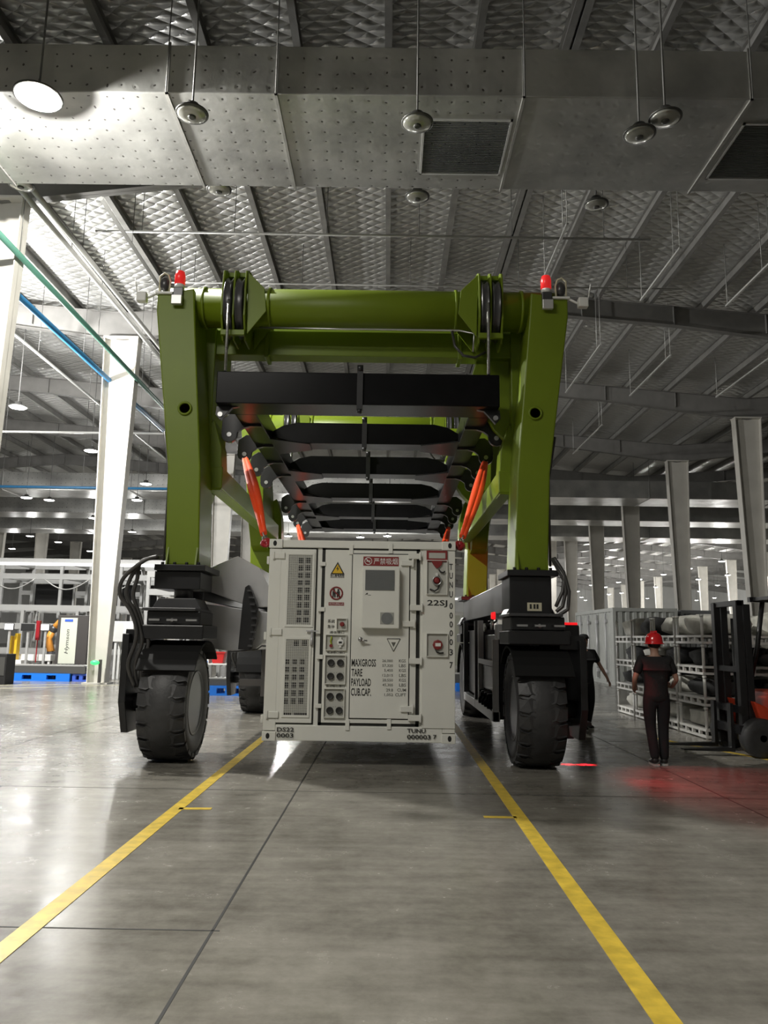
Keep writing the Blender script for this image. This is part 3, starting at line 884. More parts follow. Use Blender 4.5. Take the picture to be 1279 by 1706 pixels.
for s in (-1, 1):
    xw = gx(s, 2.37)
    for yc in (YF - 0.2, YR):
        tyre(xw, yc, gantry)
        d = 1 if yc < 14 else -1
        # outer fork plate, arched fender and steering head
        xo0, xo1 = xw + s * 0.53, xw + s * 0.62
        b = MB().prism([(yc - 0.42, 1.62), (yc + 0.42, 1.62), (yc + 0.42, 0.75), (yc + 0.24, 0.36), (yc - 0.24, 0.36), (yc - 0.42, 0.75)], 'x', min(xo0, xo1), max(xo0, xo1))
        b.rod((xw + s * 0.1, yc, R_T), (xw + s * 0.55, yc, R_T), 0.12, seg=20)
        b.box((min(xw + s * 0.3, xo1), yc - 0.3, 1.5), (max(xw + s * 0.3, xo1), yc + 0.3, 1.68))
        fk = b.build('fork_plate', 'black', gantry, 0.008)
        b = MB()
        n = 14
        for k in range(n):
            a0, a1 = PI * (0.06 + 0.88 * k / n), PI * (0.06 + 0.88 * (k + 1) / n)
            r0, r1 = 0.80, 0.83
            q = lambda a, r, x: (x, yc + math.cos(a) * r, R_T + math.sin(a) * r * 0.98)
            x0, x1 = xw - 0.34, xw + 0.40
            b.hexa([q(a0, r0, x0), q(a1, r0, x0), q(a1, r1, x0), q(a0, r1, x0)], [q(a0, r0, x1), q(a1, r0, x1), q(a1, r1, x1), q(a0, r1, x1)])
        b.bm.verts.ensure_lookup_table()
        if yc > 14:
            b.build('fender', 'matblack', fk)
        else:
            b.bm.free()
            b = MB()
            for k in range(3, n - 2):
                a0, a1 = PI * (0.06 + 0.88 * k / n), PI * (0.06 + 0.88 * (k + 1) / n)
                r0, r1 = 0.80, 0.83
                q = lambda a, r, x: (x, yc + math.cos(a) * r, R_T + math.sin(a) * r * 0.98)
                x0, x1 = xw - 0.34, xw + 0.40
                b.hexa([q(a0, r0, x0), q(a1, r0, x0), q(a1, r1, x0), q(a0, r1, x0)], [q(a0, r0, x1), q(a1, r0, x1), q(a1, r1, x1), q(a0, r1, x1)])
            b.build('fender', 'matblack', fk)
        b = MB().box((xw - 0.38, yc - 0.42, 1.56), (xw + 0.42, yc + 0.42, 1.74))
        b.box((xw - 0.34, yc - 0.36, 1.74), (xw + 0.36, yc + 0.36, 1.92))
        hd = b.build('steering_head', 'black', gantry, 0.015)
        b = MB().box((xw - 0.38, yc - 0.46, 1.92), (xw + 0.32, yc + 0.4, 1.96))
        b.prism([(xw - 0.36, 1.96), (xw + 0.3, 1.96), (xw + 0.22, 2.1), (xw - 0.28, 2.1)], 'y', yc - 0.1, yc + 0.4)
        b.build('slewing_plate', 'charcoal', hd, 0.008)
        b = MB()
        for dx in (-0.28, -0.05, 0.2):
            b.box((xw + dx, yc - 0.47, 1.79), (xw + dx + 0.14, yc - 0.43, 1.815))
        b.ball((xw + 0.02, yc - 0.44, 1.80), 0.03)
        b.build('pivot_pins', 'steel', hd)
        MB().rod((xw - 0.05, yc + 0.3, 1.95), (xw - 0.05, yc + 0.3, 2.5), 0.13, seg=24).build('king_pin', 'charcoal', hd)
        # hoses from the leg to the wheel motor
        for i, off in enumerate((0.0, 0.07, 0.14)):
            if s > 0:
                pts = [(xw + 0.25, yc - 0.3 + 0.06 * i, 2.7), (xw + 0.36, yc - 0.36, 2.5 - 0.05 * i), (xw + 0.42 - off * 0.6, yc - 0.38, 2.25), (xw + 0.40 - off, yc - 0.38, 2.02 + off * 0.5), (xw + 0.25, yc - 0.36, 1.92 + off)]
                MB().tube([Vector(pts[j]).lerp(Vector(pts[j + 1]), q / 4) if j + 1 < len(pts) else Vector(pts[j]) for j in range(len(pts)) for q in range(4 if j + 1 < len(pts) else 1)], 0.024, 8).build('hose', 'hose', hd)
                continue
            y = yc - 0.46 + 0.05 * i
            pts = [(xw + s * 0.22, y, 2.62), (xw + s * (0.38 + off * 0.5), y - 0.03, 2.56), (xw + s * (0.62 - off), y - 0.05, 2.34), (xw + s * (0.66 - off), y - 0.05, 2.12),
                   (xw + s * (0.52 - off * 0.5), y - 0.03, 1.92), (xw + s * (0.43 - off * 0.4), y - 0.02, 1.70), (xw + s * (0.43 - off), y - 0.02, 1.5), (xw + s * (0.50 - off * 1.0), y - 0.02, 1.22), (xw + s * (0.42 - off * 0.3), y + 0.05, 0.95)]
            fine = []
            for j in range(len(pts) - 1):
                p0, p1, p2, p3 = (Vector(pts[max(0, min(len(pts) - 1, j + k))]) for k in (-1, 0, 1, 2))
                for q in range(5):
                    t = q / 5
                    fine.append(0.5 * ((2 * p1) + (p2 - p0) * t + (2 * p0 - 5 * p1 + 4 * p2 - p3) * t * t + (3 * p1 - p0 - 3 * p2 + p3) * t ** 3))
            fine.append(Vector(pts[-1]))
            MB().tube(fine, 0.026, 8).build('hose', 'hose', hd)
        # conduit clipped along the outer side of the leg
        MB().tube([(xw + s * 0.24, yc - 0.1, 2.6), (xw + s * 0.24, yc - 0.1, 3.8), (xw + s * 0.34, yc - 0.1, 4.4)], 0.018, 6).build('leg_conduit', 'hose', legs[(s, YF if yc < 14 else YR)])

# left sill: black pedestals with a faceted grey machine housing between them
b = MB()
b.box((gx(-1, 2.37) - 0.34, YF - 0.34, 2.22), (gx(-1, 2.37) + 0.28, YF + 0.36, 2.46))
b.build('pedestal', 'black', gantry, 0.012)
b = MB().box((gx(-1, 2.37) - 0.3, YR - 0.36, 2.1), (gx(-1, 2.37) + 0.3, YR + 0.36, 2.46))
b.build('pedestal', 'black', gantry, 0.012)
MB().box((gx(-1, 2.55), YF + 0.36, 2.1), (gx(-1, 2.2), YR - 0.36, 2.46)).build('sill_beam', 'charcoal', gantry, 0.012)
up = [at(u, v, 11.2) for u, v in ((326, 950), (352, 944), (396, 926), (432, 946), (452, 985), (452, 1011), (425, 1012), (400, 1005), (328, 978))]
b = MB().prism([(p.x, p.z) for p in up], 'y', 11.22, 13.6)
hood = b.build('engine_hood', 'greysteel', gantry, 0.012)
lo = [at(u, v, 11.25) for u, v in ((340, 1006), (395, 1013), (425, 1017), (450, 1020), (450, 1046), (436, 1072), (424, 1083), (392, 1085), (338, 1080))]
b = MB().prism([(p.x, p.z) for p in lo], 'y', 11.26, 13.6)
b.build('tank_housing', 'greysteel', gantry, 0.012)
fn = [at(u, v, 11.05) for u, v in ((408, 978), (414, 974), (419, 985), (428, 1010), (427, 1035), (420, 1062), (417, 1083), (396, 1082), (400, 1040), (404, 1000))]
b = MB().prism([(p.x, p.z) for p in fn], 'y', 11.06, 11.2)
fin = b.build('fan_shroud', 'black', gantry, 0.006)
b = MB()
for i in range(9):
    t = i / 8
    p = at(416 + 9 * math.sin(t * 2.6) - 4 * t, 984 + 92 * t, 11.0)
    b.box((p.x - 0.035, 10.99, p.z - 0.012), (p.x + 0.03, 11.07, p.z + 0.012))
b.build('shroud_ribs', 'charcoal', fin)
MB().box((gx(-1, 2.1), 11.3, 1.56), (gx(-1, 1.75), 13.2, 1.585)).build('guard_sheet', 'charcoal', gantry)
b = MB()
b.tube([at(470, 1078, 11.3), at(436, 1076, 11.2), at(428, 1082, 11.2), at(384, 1086, 11.2)], 0.012, 8)
b.build('edge_pipe', 'charcoal', gantry)
# lower frame behind the left front wheel: mud flap and cross bar near the rear wheel
xl = gx(-1, 2.37)
MB().box((xl + 0.25, 15.9, 0.42), (xl + 0.33, 16.35, 1.6)).build('mud_flap', 'brown', gantry)
MB().box((xl - 0.2, 16.0, 0.62), (xl + 0.25, 16.1, 0.75)).build('cross_bar', 'brown', gantry)

# right sill: deep charcoal beam, black pedestal and ladder frame with equipment
xr = gx(1, 2.37)
MB().box((xr - 0.24, YF - 0.3, 2.02), (xr + 0.2, YR + 0.36, 2.46)).build('sill_beam', 'charcoal', gantry, 0.012)
b = MB().box((xr - 0.32, YF - 0.36, 1.72), (xr + 0.24, YF + 0.36, 2.46))
ped = b.build('pedestal', 'black', gantry, 0.012)
pl = MB().box((xr + 0.01 - 0.1, YF - 0.38, 2.0), (xr + 0.1, YF - 0.362, 2.11)).build('name_plate', 'cream', ped)
b = MB()
for dx in (-0.06, -0.01, 0.03):
    b.box((xr + dx, YF - 0.385, 2.03), (xr + dx + 0.025, YF - 0.381, 2.09))
b.build('plate_marks', 'ink', pl)
b = MB().box((xr - 0.3, YR - 0.36, 1.72), (xr + 0.26, YR + 0.36, 2.02))
b.build('pedestal', 'black', gantry, 0.012)
# ladder frame: posts, rails, panels
xi = xr - 0.36
frame_z0 = 0.42
for y in (11.7, 13.55, 14.1, 16.1):
    MB().box((xi, y, frame_z0), (xi + 0.09, y + 0.1, 1.95 if y > 13 else 1.62)).build('frame_post', 'greysteel' if y in (11.7, 13.55) else 'charcoal', gantry, 0.006)
MB().box((xi, 11.7, frame_z0), (xi + 0.1, 16.2, frame_z0 + 0.145)).build('lower_rail', 'greysteel', gantry, 0.006)
MB().box((xi, 11.8, 1.22), (xi + 0.06, 13.55, 1.30)).build('middle_rail', 'charcoal', gantry, 0.006)
MB().box((xi + 0.06, 11.8, 0.82), (xi + 0.1, 13.5, 1.2)).build('side_panel', 'charcoal', gantry, 0.006)
MB().box((xi + 0.1, 11.75, 0.45), (xi + 0.6, 13.4, 1.7)).build('battery_box', 'black', gantry, 0.01)
MB().box((xi + 0.1, 14.2, 0.6), (xi + 0.6, 16.0, 1.8)).build('hydraulic_tank', 'black', gantry, 0.01)
for i in range(4):
    y = 12.05 + 0.36 * i
    v = MB().lathe([(0.07, 0.58), (0.075, 0.66), (0.04, 0.70), (0.03, 0.76), (0.06, 0.775), (0.065, 0.8), (0.02, 0.81)], (xi + 0.02, y, 0), 'z', 14).build('valve', 'blackgloss', gantry)
    MB().box((xi - 0.04, y - 0.06, 0.79), (xi + 0.08, y + 0.06, 0.805)).build('valve_lever', 'blackgloss', v)
for y, z in ((13.0, 1.82), (12.1, 1.84), (14.4, 1.85)):
    MB().lathe([(0.07, -0.02), (0.07, 0.02)], (xi + 0.05, y, z), 'x', 16).build('gauge', 'steel', gantry)
MB().box((xi - 0.0, 11.2, 1.62), (xi + 0.12, 11.5, 1.84)).build('junction_box', 'greysteel', gantry, 0.01)
rl = MB().lathe([(0.05, -0.03), (0.06, 0.03)], (xi + 0.03, 11.85, 1.98), 'x', 16).build('side_red_lamp', 'redglow', gantry)
# cabinet hanging outside the right wheel with a red work lamp on top
b = MB().box((xr + 0.46, 11.0, 0.62), (xr + 0.86, 12.4, 1.66))
b.prism([(xr + 0.46, 0.62), (xr + 0.76, 0.62), (xr + 0.66, 0.28), (xr + 0.46, 0.28)], 'y', 11.0, 12.4)
b.box((xr + 0.2, 11.0, 1.45), (xr + 0.5, 12.2, 1.66))
cb = b.build('side_cabinet', 'black', gantry, 0.012)
MB().box((xr + 0.4, 10.95, 1.66), (xr + 0.76, 11.4, 1.84)).build('lamp_housing', 'black', gantry, 0.02)
MB().box((xr + 0.42, 10.97, 1.84), (xr + 0.74, 11.1, 1.875)).build('red_work_lamp', 'redglow', gantry, 0.008)
MB().box((xr + 0.46, 10.9, 1.48), (xr + 0.6, 10.99, 1.64)).build('white_box', 'cream', gantry, 0.006)

light('red_floor_beam', 'SPOT', (xr + 0.62, 10.5, 0.62), 260, (1, 0.015, 0.03), (3.3, 8.7, 0), spot_size=math.radians(34), spot_blend=0.7, shadow_soft_size=0.02)
light('red_wide_beam', 'SPOT', (xr + 0.92, 10.6, 1.8), 130, (1, 0.02, 0.03), (4.2, 9.2, 0), spot_size=math.radians(85), spot_blend=1.0, shadow_soft_size=0.03)
MB().box((xr + 0.42, 10.58, 0.50), (xr + 0.80, 11.02, 0.55)).build('line_lamp', 'black', gantry)
light('red_line_beam', 'AREA', (xr + 0.61, 10.61, 0.49), 5, (1, 0.015, 0.03), (xr + 0.61, 10.611, 0), shape='RECTANGLE', size=0.36, size_y=0.03, spread=math.radians(22))
light('red_leg_glow', 'SPOT', (xi - 0.3, 12.6, 2.9), 170, (1, 0.04, 0.03), (xi + 0.3, 17, 3.0), spot_size=math.radians(26), spot_blend=0.9, shadow_soft_size=0.05)

# ================================================================== SPREADER
ZB, ZT = 4.78, 5.24
XS0, XS1 = -2.42, 1.5
spreader = thing('lifting_spreader', (GX, 16, ZB), 'black lifting spreader frame hanging inside the green gantry above the container', 'spreader')
b = MB().box((XS0, 10.2, ZB), (XS1, 10.75, ZT))
fb = b.build('front_beam', 'blackgloss', spreader, 0.012)
MB().box((XS0, 22.6, ZB), (XS1, 23.0, ZT - 0.1)).build('rear_beam', 'blackgloss', spreader, 0.012)
for x0, x1 in ((-2.26, -1.95), (1.12, 1.42)):
    MB().box((x0, 10.75, ZB), (x1, 22.6, ZB + 0.34)).build('side_rail', 'blackgloss', spreader, 0.01)
for y in (12.35, 14.7, 17.3, 20.05, 22.3):
    b = MB().prism([(-1.95, ZB + 0.1), (-1.55, ZB), (0.72, ZB), (1.12, ZB + 0.1), (1.12, ZB + 0.2), (0.95, ZB + 0.3), (0.72, ZB + 0.35), (-1.55, ZB + 0.35), (-1.78, ZB + 0.3), (-1.95, ZB + 0.2)], 'y', y, y + 0.42)
    # flared end gussets
    for sx, xx in ((1, -1.95), (-1, 1.12)):
        b.prism([(xx, y - 0.3), (xx + sx * 0.62, y), (xx + sx * 0.62, y + 0.42), (xx, y + 0.75)], 'z', ZB - 0.018, ZB)
    b.build('cross_beam', 'blackgloss', spreader, 0.008)
# centre clamps
for y in (10.2, 12.35, 14.7, 17.3, 20.05, 22.3):
    big = y < 11
    z1 = (ZT if big else ZB + 0.35)
    b = MB().box((GX - 0.04, y - 0.05, ZB - 0.10), (GX + 0.04, y - 0.001, z1 + 0.05))
    b.lathe([(0.05, -0.04), (0.05, 0.04)], (GX, y - 0.03, z1 + 0.05), 'x', 14)
    b.lathe([(0.035, -0.03), (0.035, 0.03)], (GX, y - 0.03, ZB - 0.1), 'x', 14)
    b.build('centre_clamp', 'black', spreader)


def lug(s, y, parent):
    """Plate with a drooping eye standing out from the side rail."""
    xr0 = -2.26 if s < 0 else 1.42
    o = -1 if s < 0 else 1
    out = [(-0.3, -0.03), (-0.3, 0.12), (0.0, 0.16), (0.16, 0.17), (0.29, 0.08), (0.30, -0.12)]
    eye = [(0.18 + 0.12 * math.cos(a), -0.16 + 0.12 * math.sin(a)) for a in [PI * (0.1 - 1.15 * k / 8) for k in range(9)]]
    inn = [(0.05, -0.11), (-0.02, -0.06), (-0.12, -0.03)]
    b = MB().prism([(xr0 + o * p[0], ZB + p[1]) for p in out + eye + inn], 'y', y - 0.035, y + 0.035)
    l = b.build('lifting_lug', 'black', parent, 0.004)
    MB().lathe([(0.036, -0.045), (0.036, 0.045)], (xr0 + o * 0.18, y, ZB - 0.16), 'y', 12).build('eye_pin', 'steel', l)


LUGY = [11.3, 12.55, 13.75, 14.9, 17.9, 19.2, 20.3, 22.2]
for y in LUGY:
    for s in (-1, 1):
        lug(s, y, spreader)
for s, xx in ((-1, XS0), (1, XS1)):
    b = MB().prism([(xx - s * 0.3, ZB), (xx + s * 0.02, ZB), (xx + s * 0.03, ZB - 0.12), (xx - s * 0.04, ZB - 0.2), (xx - s * 0.11, ZB - 0.12), (xx - s * 0.2, ZB - 0.02)], 'y', 10.35, 10.42)
    l = b.build('lifting_lug', 'black', spreader, 0.004)
    MB().lathe([(0.035, -0.05), (0.035, 0.05)], (xx - s * 0.04, 10.38, ZB - 0.12), 'y', 12).build('eye_pin', 'steel', l)

# slings with hooks
CX0, CX1, CY0, CY1, CZ0, CZ1 = -1.56, 0.87, 10.0, 16.06, 0.32, 2.87


def sling(label, top, bot):
    top, bot = Vector(top), Vector(bot)
    d = (bot - top)
    L = d.length
    d.normalize()
    t = thing('lifting_sling', top, label, 'sling', 'orange lifting slings')
    side = d.cross(Vector((0, 1, 0))).normalized()
    back = d.cross(side).normalized()
    a, z = top + d * 0.12, top + d * (L - 0.34)
    b = MB()
    n = 10
    for o in (-0.032, 0.032):
        pts, rs = [], []
        for i in range(n + 1):
            q = i / n
            pts.append(a.lerp(z, q) + side * o * (0.55 + 0.45 * math.sin(PI * q)) + side * 0.02 * math.sin(PI * q))
            rs.append(0.032 + 0.028 * math.sin(PI * min(1, q * 1.1 + 0.05)))
        b.tube(pts, rs, 10)
    b.build('webbing', 'orange', t)
    b = MB().tube([top + side * 0.035, top + d * 0.1 + side * 0.035, top + d * 0.17, top + d * 0.1 - side * 0.035, top - side * 0.035], 0.014, 8)
    b.build('shackle', 'steel', t)
    b = MB()
    for k in range(2):
        c = z + d * (0.04 + 0.075 * k)
        n2 = side if k % 2 else back
        ring = [c + (d * math.cos(2 * PI * i / 12) * 0.055 + n2 * math.sin(2 * PI * i / 12) * 0.03) for i in range(13)]
        b.tube(ring, 0.010, 6)
    b.build('chain_link', 'steel', t)
    c = z + d * 0.17
    b = MB().tube([c + side * 0.0, c + d * 0.03 + side * 0.04, c + d * 0.09 + side * 0.045, c + d * 0.17 + side * 0.015, c + d * 0.19, c + d * 0.15 - side * 0.025, c + d * 0.09 - side * 0.05, c + d * 0.03 - side * 0.04, c], [0.02, 0.026, 0.034, 0.028, 0.016, 0.026, 0.034, 0.026, 0.02], 10)
    b.ball(c + d * 0.06, 0.045, (1, 0.6, 1))
    b.build('hook', 'hookred', t)


sling('orange lifting sling at the front left corner of the container', (-2.44, 12.55, ZB - 0.2), (-1.62, 10.12, 2.80))
sling('orange lifting sling at the front right corner of the container', (1.60, 12.55, ZB - 0.2), (0.93, 10.12, 2.80))
sling('orange lifting sling at the rear left corner, mostly hidden by the container', (-2.44, 20.3, ZB - 0.2), (-1.62, 15.95, 2.80))
sling('orange lifting sling at the rear right corner, mostly hidden by the container', (1.60, 20.3, ZB - 0.2), (0.93, 15.95, 2.80))

# ================================================================== CONTAINER
box_ = thing('energy_container', ((CX0 + CX1) / 2, 13.03, CZ0), 'white energy storage container with doors and warning signs, hanging from orange slings', 'container')


def cp(cx, cy):
    """Measured drawing of the end wall (units of a 1279-wide elevation) -> x, z on the wall."""
    t = (cy - 60) / 1200
    for _ in range(4):
        xl_, xr_ = 118 - 50 * t, 1210 - 12 * t
        s = (cx - xl_) / (xr_ - xl_)
        t = (cy - (58 + 28 * s)) / ((1250 + 28 * s) - (58 + 28 * s))
    return CX0 + s * (CX1 - CX0), CZ1 - t * (CZ1 - CZ0)


def rect(x0, y0, x1, y1):
    xm, ym = (x0 + x1) / 2, (y0 + y1) / 2
    return cp(x0, ym)[0], cp(x1, ym)[0], cp(xm, y1)[1], cp(xm, y0)[1]      # x0,x1,z0,z1


def panel(name, r, y0, y1, m, parent=None, bevel=0.003):
    x0, x1, z0, z1 = r
    return MB().box((x0, y0, z0), (x1, y1, z1)).build(name, m, parent or box_, bevel)


W0 = CY0 + 0.05           # plane of the end wall
# shell: corner posts, rails, corrugated sides, roof and rear
b = MB()
for x0 in (CX0, CX1 - 0.16):
    for y0 in (CY0 + 0.02, CY1 - 0.16):
        b.box((x0, y0, CZ0 + 0.12), (x0 + 0.16, y0 + 0.14, CZ1 - 0.12))
b.box((CX0 + 0.16, CY0 + 0.02, CZ0), (CX1 - 0.16, CY0 + 0.14, CZ0 + 0.19))
b.box((CX0 + 0.16, CY0 + 0.02, CZ1 - 0.10), (CX1 - 0.16, CY0 + 0.14, CZ1))
for x0 in (CX0, CX1 - 0.08):
    b.box((x0, CY0 + 0.16, CZ0), (x0 + 0.08, CY1 - 0.16, CZ0 + 0.145))
    b.box((x0, CY0 + 0.16, CZ1 - 0.1), (x0 + 0.08, CY1 - 0.16, CZ1))
b.build('frame', 'white', box_, 0.008)
b = MB()
nc = 22
for xs_, o in ((CX0 + 0.04, 1), (CX1 - 0.04, -1)):
    line = []
    for i in range(nc):
        y = CY0 + 0.16 + (CY1 - CY0 - 0.32) * i / nc
        st = (CY1 - CY0 - 0.32) / nc
        line += [(xs_, y), (xs_, y + st * 0.35), (xs_ + o * 0.035, y + st * 0.5), (xs_ + o * 0.035, y + st * 0.85)]
    line.append((xs_, CY1 - 0.16))
    b.prism(line + [(p[0] + o * 0.01, p[1]) for p in line[::-1]], 'z', CZ0 + 0.15, CZ1 - 0.09)
b.build('side_walls', 'white', box_)
b = MB().box((CX0 + 0.08, CY0 + 0.14, CZ1 - 0.05), (CX1 - 0.08, CY1 - 0.05, CZ1 - 0.02))
b.box((CX0 + 0.08, CY0 + 0.14, CZ0 + 0.08), (CX1 - 0.08, CY1 - 0.05, CZ0 + 0.12))
b.box((CX0 + 0.1, CY1 - 0.12, CZ0), (CX1 - 0.1, CY1 - 0.06, CZ1))
b.build('roof_floor_and_rear', 'white', box_)
for x0 in (CX0 - 0.006, CX1 - 0.17):
    for z0 in (CZ0 - 0.006, CZ1 - 0.112):
        for y0 in (CY0, CY1 - 0.17):
            c = MB().box((x0, y0, z0), (x0 + 0.176, y0 + 0.17, z0 + 0.118)).build('corner_casting', 'white', box_, 0.008)
            if y0 == CY0:
                xm = x0 + (0.075 if x0 < 0 else 0.10)
                zm = z0 + 0.062
                pts = [(xm + 0.024 * math.cos(a), zm + 0.036 * math.sin(a)) for a in [2 * PI * k / 16 for k in range(16)]]
                MB().prism(pts, 'y', y0 - 0.003, y0 + 0.01).build('casting_hole', 'dark', c)
# end wall
x0, x1, z0, z1 = CX0 + 0.14, CX1 - 0.14, CZ0 + 0.18, CZ1 - 0.09
panel('end_wall', (x0, x1, z0, z1), W0, W0 + 0.08, 'white')
# left vent door
r = rect(118, 118, 408, 1152)
door = panel('vent_door', (cp(150, 118)[0], cp(392, 118)[0], cp(130, 1150)[1], cp(392, 122)[1]), W0 - 0.028, W0, 'white', None, 0.006)
for (ra, nm) in (((222, 155, 362, 578), 'upper'), ((203, 665, 338, 1108), 'lower')):
    x0, x1, z0, z1 = rect(*ra)
    fw = 0.03
    b = MB()
    for lo_, hi_ in (((x0 - fw, z0 - fw), (x1 + fw, z0)), ((x0 - fw, z1), (x1 + fw, z1 + fw)), ((x0 - fw, z0), (x0, z1)), ((x1, z0), (x1 + fw, z1))):
        b.box((lo_[0], W0 - 0.04, lo_[1]), (hi_[0], W0 - 0.028, hi_[1]))
    b.build('window_frame', 'white', door, 0.002)
    pn = MB().box((x0, W0 - 0.031, z0), (x1, W0 - 0.0285, z1)).build('mesh_screen', 'mesh', door)
    b = MB()
    for i in range(1, 12):
        xx = x0 + (x1 - x0) * i / 12
        b.box((xx - 0.0015, W0 - 0.037, z0), (xx + 0.0015, W0 - 0.034, z1))
    for i in range(1, 30):
        zz = z0 + (z1 - z0) * i / 30
        b.box((x0, W0 - 0.037, zz - 0.0012), (x1, W0 - 0.034, zz + 0.0012))
    b.build('wire_grid', 'white', pn)
    b = MB()
    if nm == 'upper':
        for k in range(9):
            for cx_ in (300 - k * 1.9, 343 - k * 1.9):
                h = rect(cx_ - 15, 190 + k * 45 - 16, cx_ + 15, 190 + k * 45 + 16)
                b.box((h[0], W0 - 0.0335, h[2]), (h[1], W0 - 0.0312, h[3]))
    else:
        for cx_ in (270, 318):
            h = rect(cx_ - 14, 672, cx_ + 14, 704)
            MB().box((h[0], W0 - 0.0335, h[2]), (h[1], W0 - 0.0312, h[3])).build('top_slot', 'dark', pn)
        rows = [(797 + 46 * k, (216 - 2 * k, 261 - 2 * k, 305 - 2 * k)) for k in range(6)]
        for cy_, xs_ in rows:
            for cx_ in xs_:
                h = rect(cx_ - 14, cy_ - 16, cx_ + 14, cy_ + 16)
                b.box((h[0], W0 - 0.0335, h[2]), (h[1], W0 - 0.0312, h[3]))
        for q in ((190, 1094, 238, 1108), (255, 1094, 330, 1108)):
            h = rect(*q)
            MB().box((h[0], W0 - 0.0335, h[2]), (h[1], W0 - 0.0312, h[3])).build('bottom_slot', 'dark', pn)
    b.build('mesh_pattern', 'dark', pn)
# dark reveal line around the vent door
x0, x1, z0, z1 = cp(141, 118)[0], cp(400, 118)[0], cp(120, 1158)[1], cp(392, 114)[1]
MB().box((x0, W0 - 0.006, z0), (x1, W0 - 0.001, z1)).build('door_reveal', 'gasket', box_)
for cy_ in (158, 620, 1104):
    for q in ((-40, 25), ):
        p = cp(165 - (cy_ - 158) * 0.045, cy_)
        h = MB().box((p[0] - 0.05, W0 - 0.05, p[1] - 0.04), (p[0] + 0.09, W0 - 0.02, p[1] + 0.04))
        h.rod((p[0] - 0.055, W0 - 0.045, p[1] - 0.05), (p[0] - 0.055, W0 - 0.045, p[1] + 0.05), 0.016, seg=10)
        h.build('hinge', 'white', door, 0.006)
for z in (2.6, 1.62, 0.58):
    MB().box((CX0 - 0.035, CY0 + 0.03, z - 0.05), (CX0 - 0.002, CY0 + 0.12, z + 0.05)).build('side_hinge', 'white', box_, 0.006)
b = MB()
p0, p1 = cp(330, 616), cp(402, 620)
b.box((p0[0], W0 - 0.07, p0[1] - 0.008), (p1[0], W0 - 0.045, p0[1] + 0.008))
p2 = cp(362, 640)
b.box((p2[0] - 0.012, W0 - 0.06, p2[1] - 0.11), (p2[0] + 0.012, W0 - 0.04, p2[1] + 0.05))
b.rod((p2[0], W0 - 0.05, p2[1] - 0.13), (p2[0], W0 - 0.05, p2[1] - 0.02), 0.02, seg=10)
b.rod((p2[0], W0 - 0.05, p0[1]), (p2[0], W0 - 0.02, p0[1]), 0.018, seg=10)
tag(b.build('door_handle', 'greysteel', door), 'grey steel latch handle')
# dark gasket ring round the equipment bay
xo0, xo1 = cp(425, 600)[0] - 0.018, cp(995, 600)[0] + 0.0
xo0 = cp(411, 600)[0]
zo0, zo1 = cp(600, 1172)[1], cp(700, 116)[1]
gk = 0.043
b = MB()
for lo_, hi_ in (((xo0, zo0), (xo1, zo0 + gk * 0.75)), ((xo0, zo1 - gk * 0.75), (xo1, zo1)), ((xo0, zo0), (xo0 + gk, zo1)), ((xo1 - gk, zo0), (xo1, zo1))):
    b.box((lo_[0], W0 - 0.012, lo_[1]), (hi_[0], W0 - 0.001, hi_[1]))
b.build('gasket_ring', 'gasket', box_)
bay = MB().box((xo0 + gk, W0 - 0.03, zo0 + gk * 0.75), (xo1 - gk, W0 - 0.001, zo1 - gk * 0.75)).build('bay_panel', 'white', box_, 0.004)
# straps across the gasket
for cx_, cy_, w_, h_ in ((428, 212, 28, 24), (418, 487, 34, 26), (408, 770, 30, 26), (397, 1056, 30, 24)):
    x0, x1, z0, z1 = rect(cx_ - w_ / 2 - 4, cy_ - h_ / 2, cx_ + w_ / 2 + 4, cy_ + h_ / 2)
    MB().box((x0, W0 - 0.045, z0), (x1, W0 - 0.011, z1)).build('gasket_strap', 'white', bay, 0.004)
for cx_, cy_ in ((597, 125), (830, 122), (568, 1168), (812, 1165)):
    x0, x1, z0, z1 = rect(cx_ - 12, cy_ - 30, cx_ + 12, cy_ + 30)
    MB().box((x0, W0 - 0.045, z0), (x1, W0 - 0.011, z1)).build('gasket_strap', 'white', bay, 0.004)
# main door on the bay
dx0, dx1, dz0, dz1 = cp(594, 640)[0], cp(932, 640)[0], cp(760, 1131)[1], cp(780, 158)[1]
MB().box((dx0 - 0.012, W0 - 0.036, dz0 - 0.012), (dx1 + 0.012, W0 - 0.0301, dz1 + 0.012)).build('main_door_reveal', 'gasket', bay)
D0 = W0 - 0.05
mdoor = MB().box((dx0, D0, dz0), (dx1, W0 - 0.0302, dz1)).build('main_door', 'white', box_, 0.004)
for cx_, cy_ in ((978, 172), (935, 213), (985, 484), (940, 580), (978, 800), (925, 1078), (970, 1130)):
    p = cp(cx_, cy_)
    b = MB().box((p[0] - 0.10, D0 - 0.03, p[1] - 0.036), (p[0] + 0.05, D0 + 0.03, p[1] + 0.036))
    b.rod((p[0] + 0.056, D0 - 0.02, p[1] - 0.055), (p[0] + 0.056, D0 - 0.02, p[1] + 0.055), 0.014, seg=10)
    b.build('hinge', 'white', mdoor, 0.006)
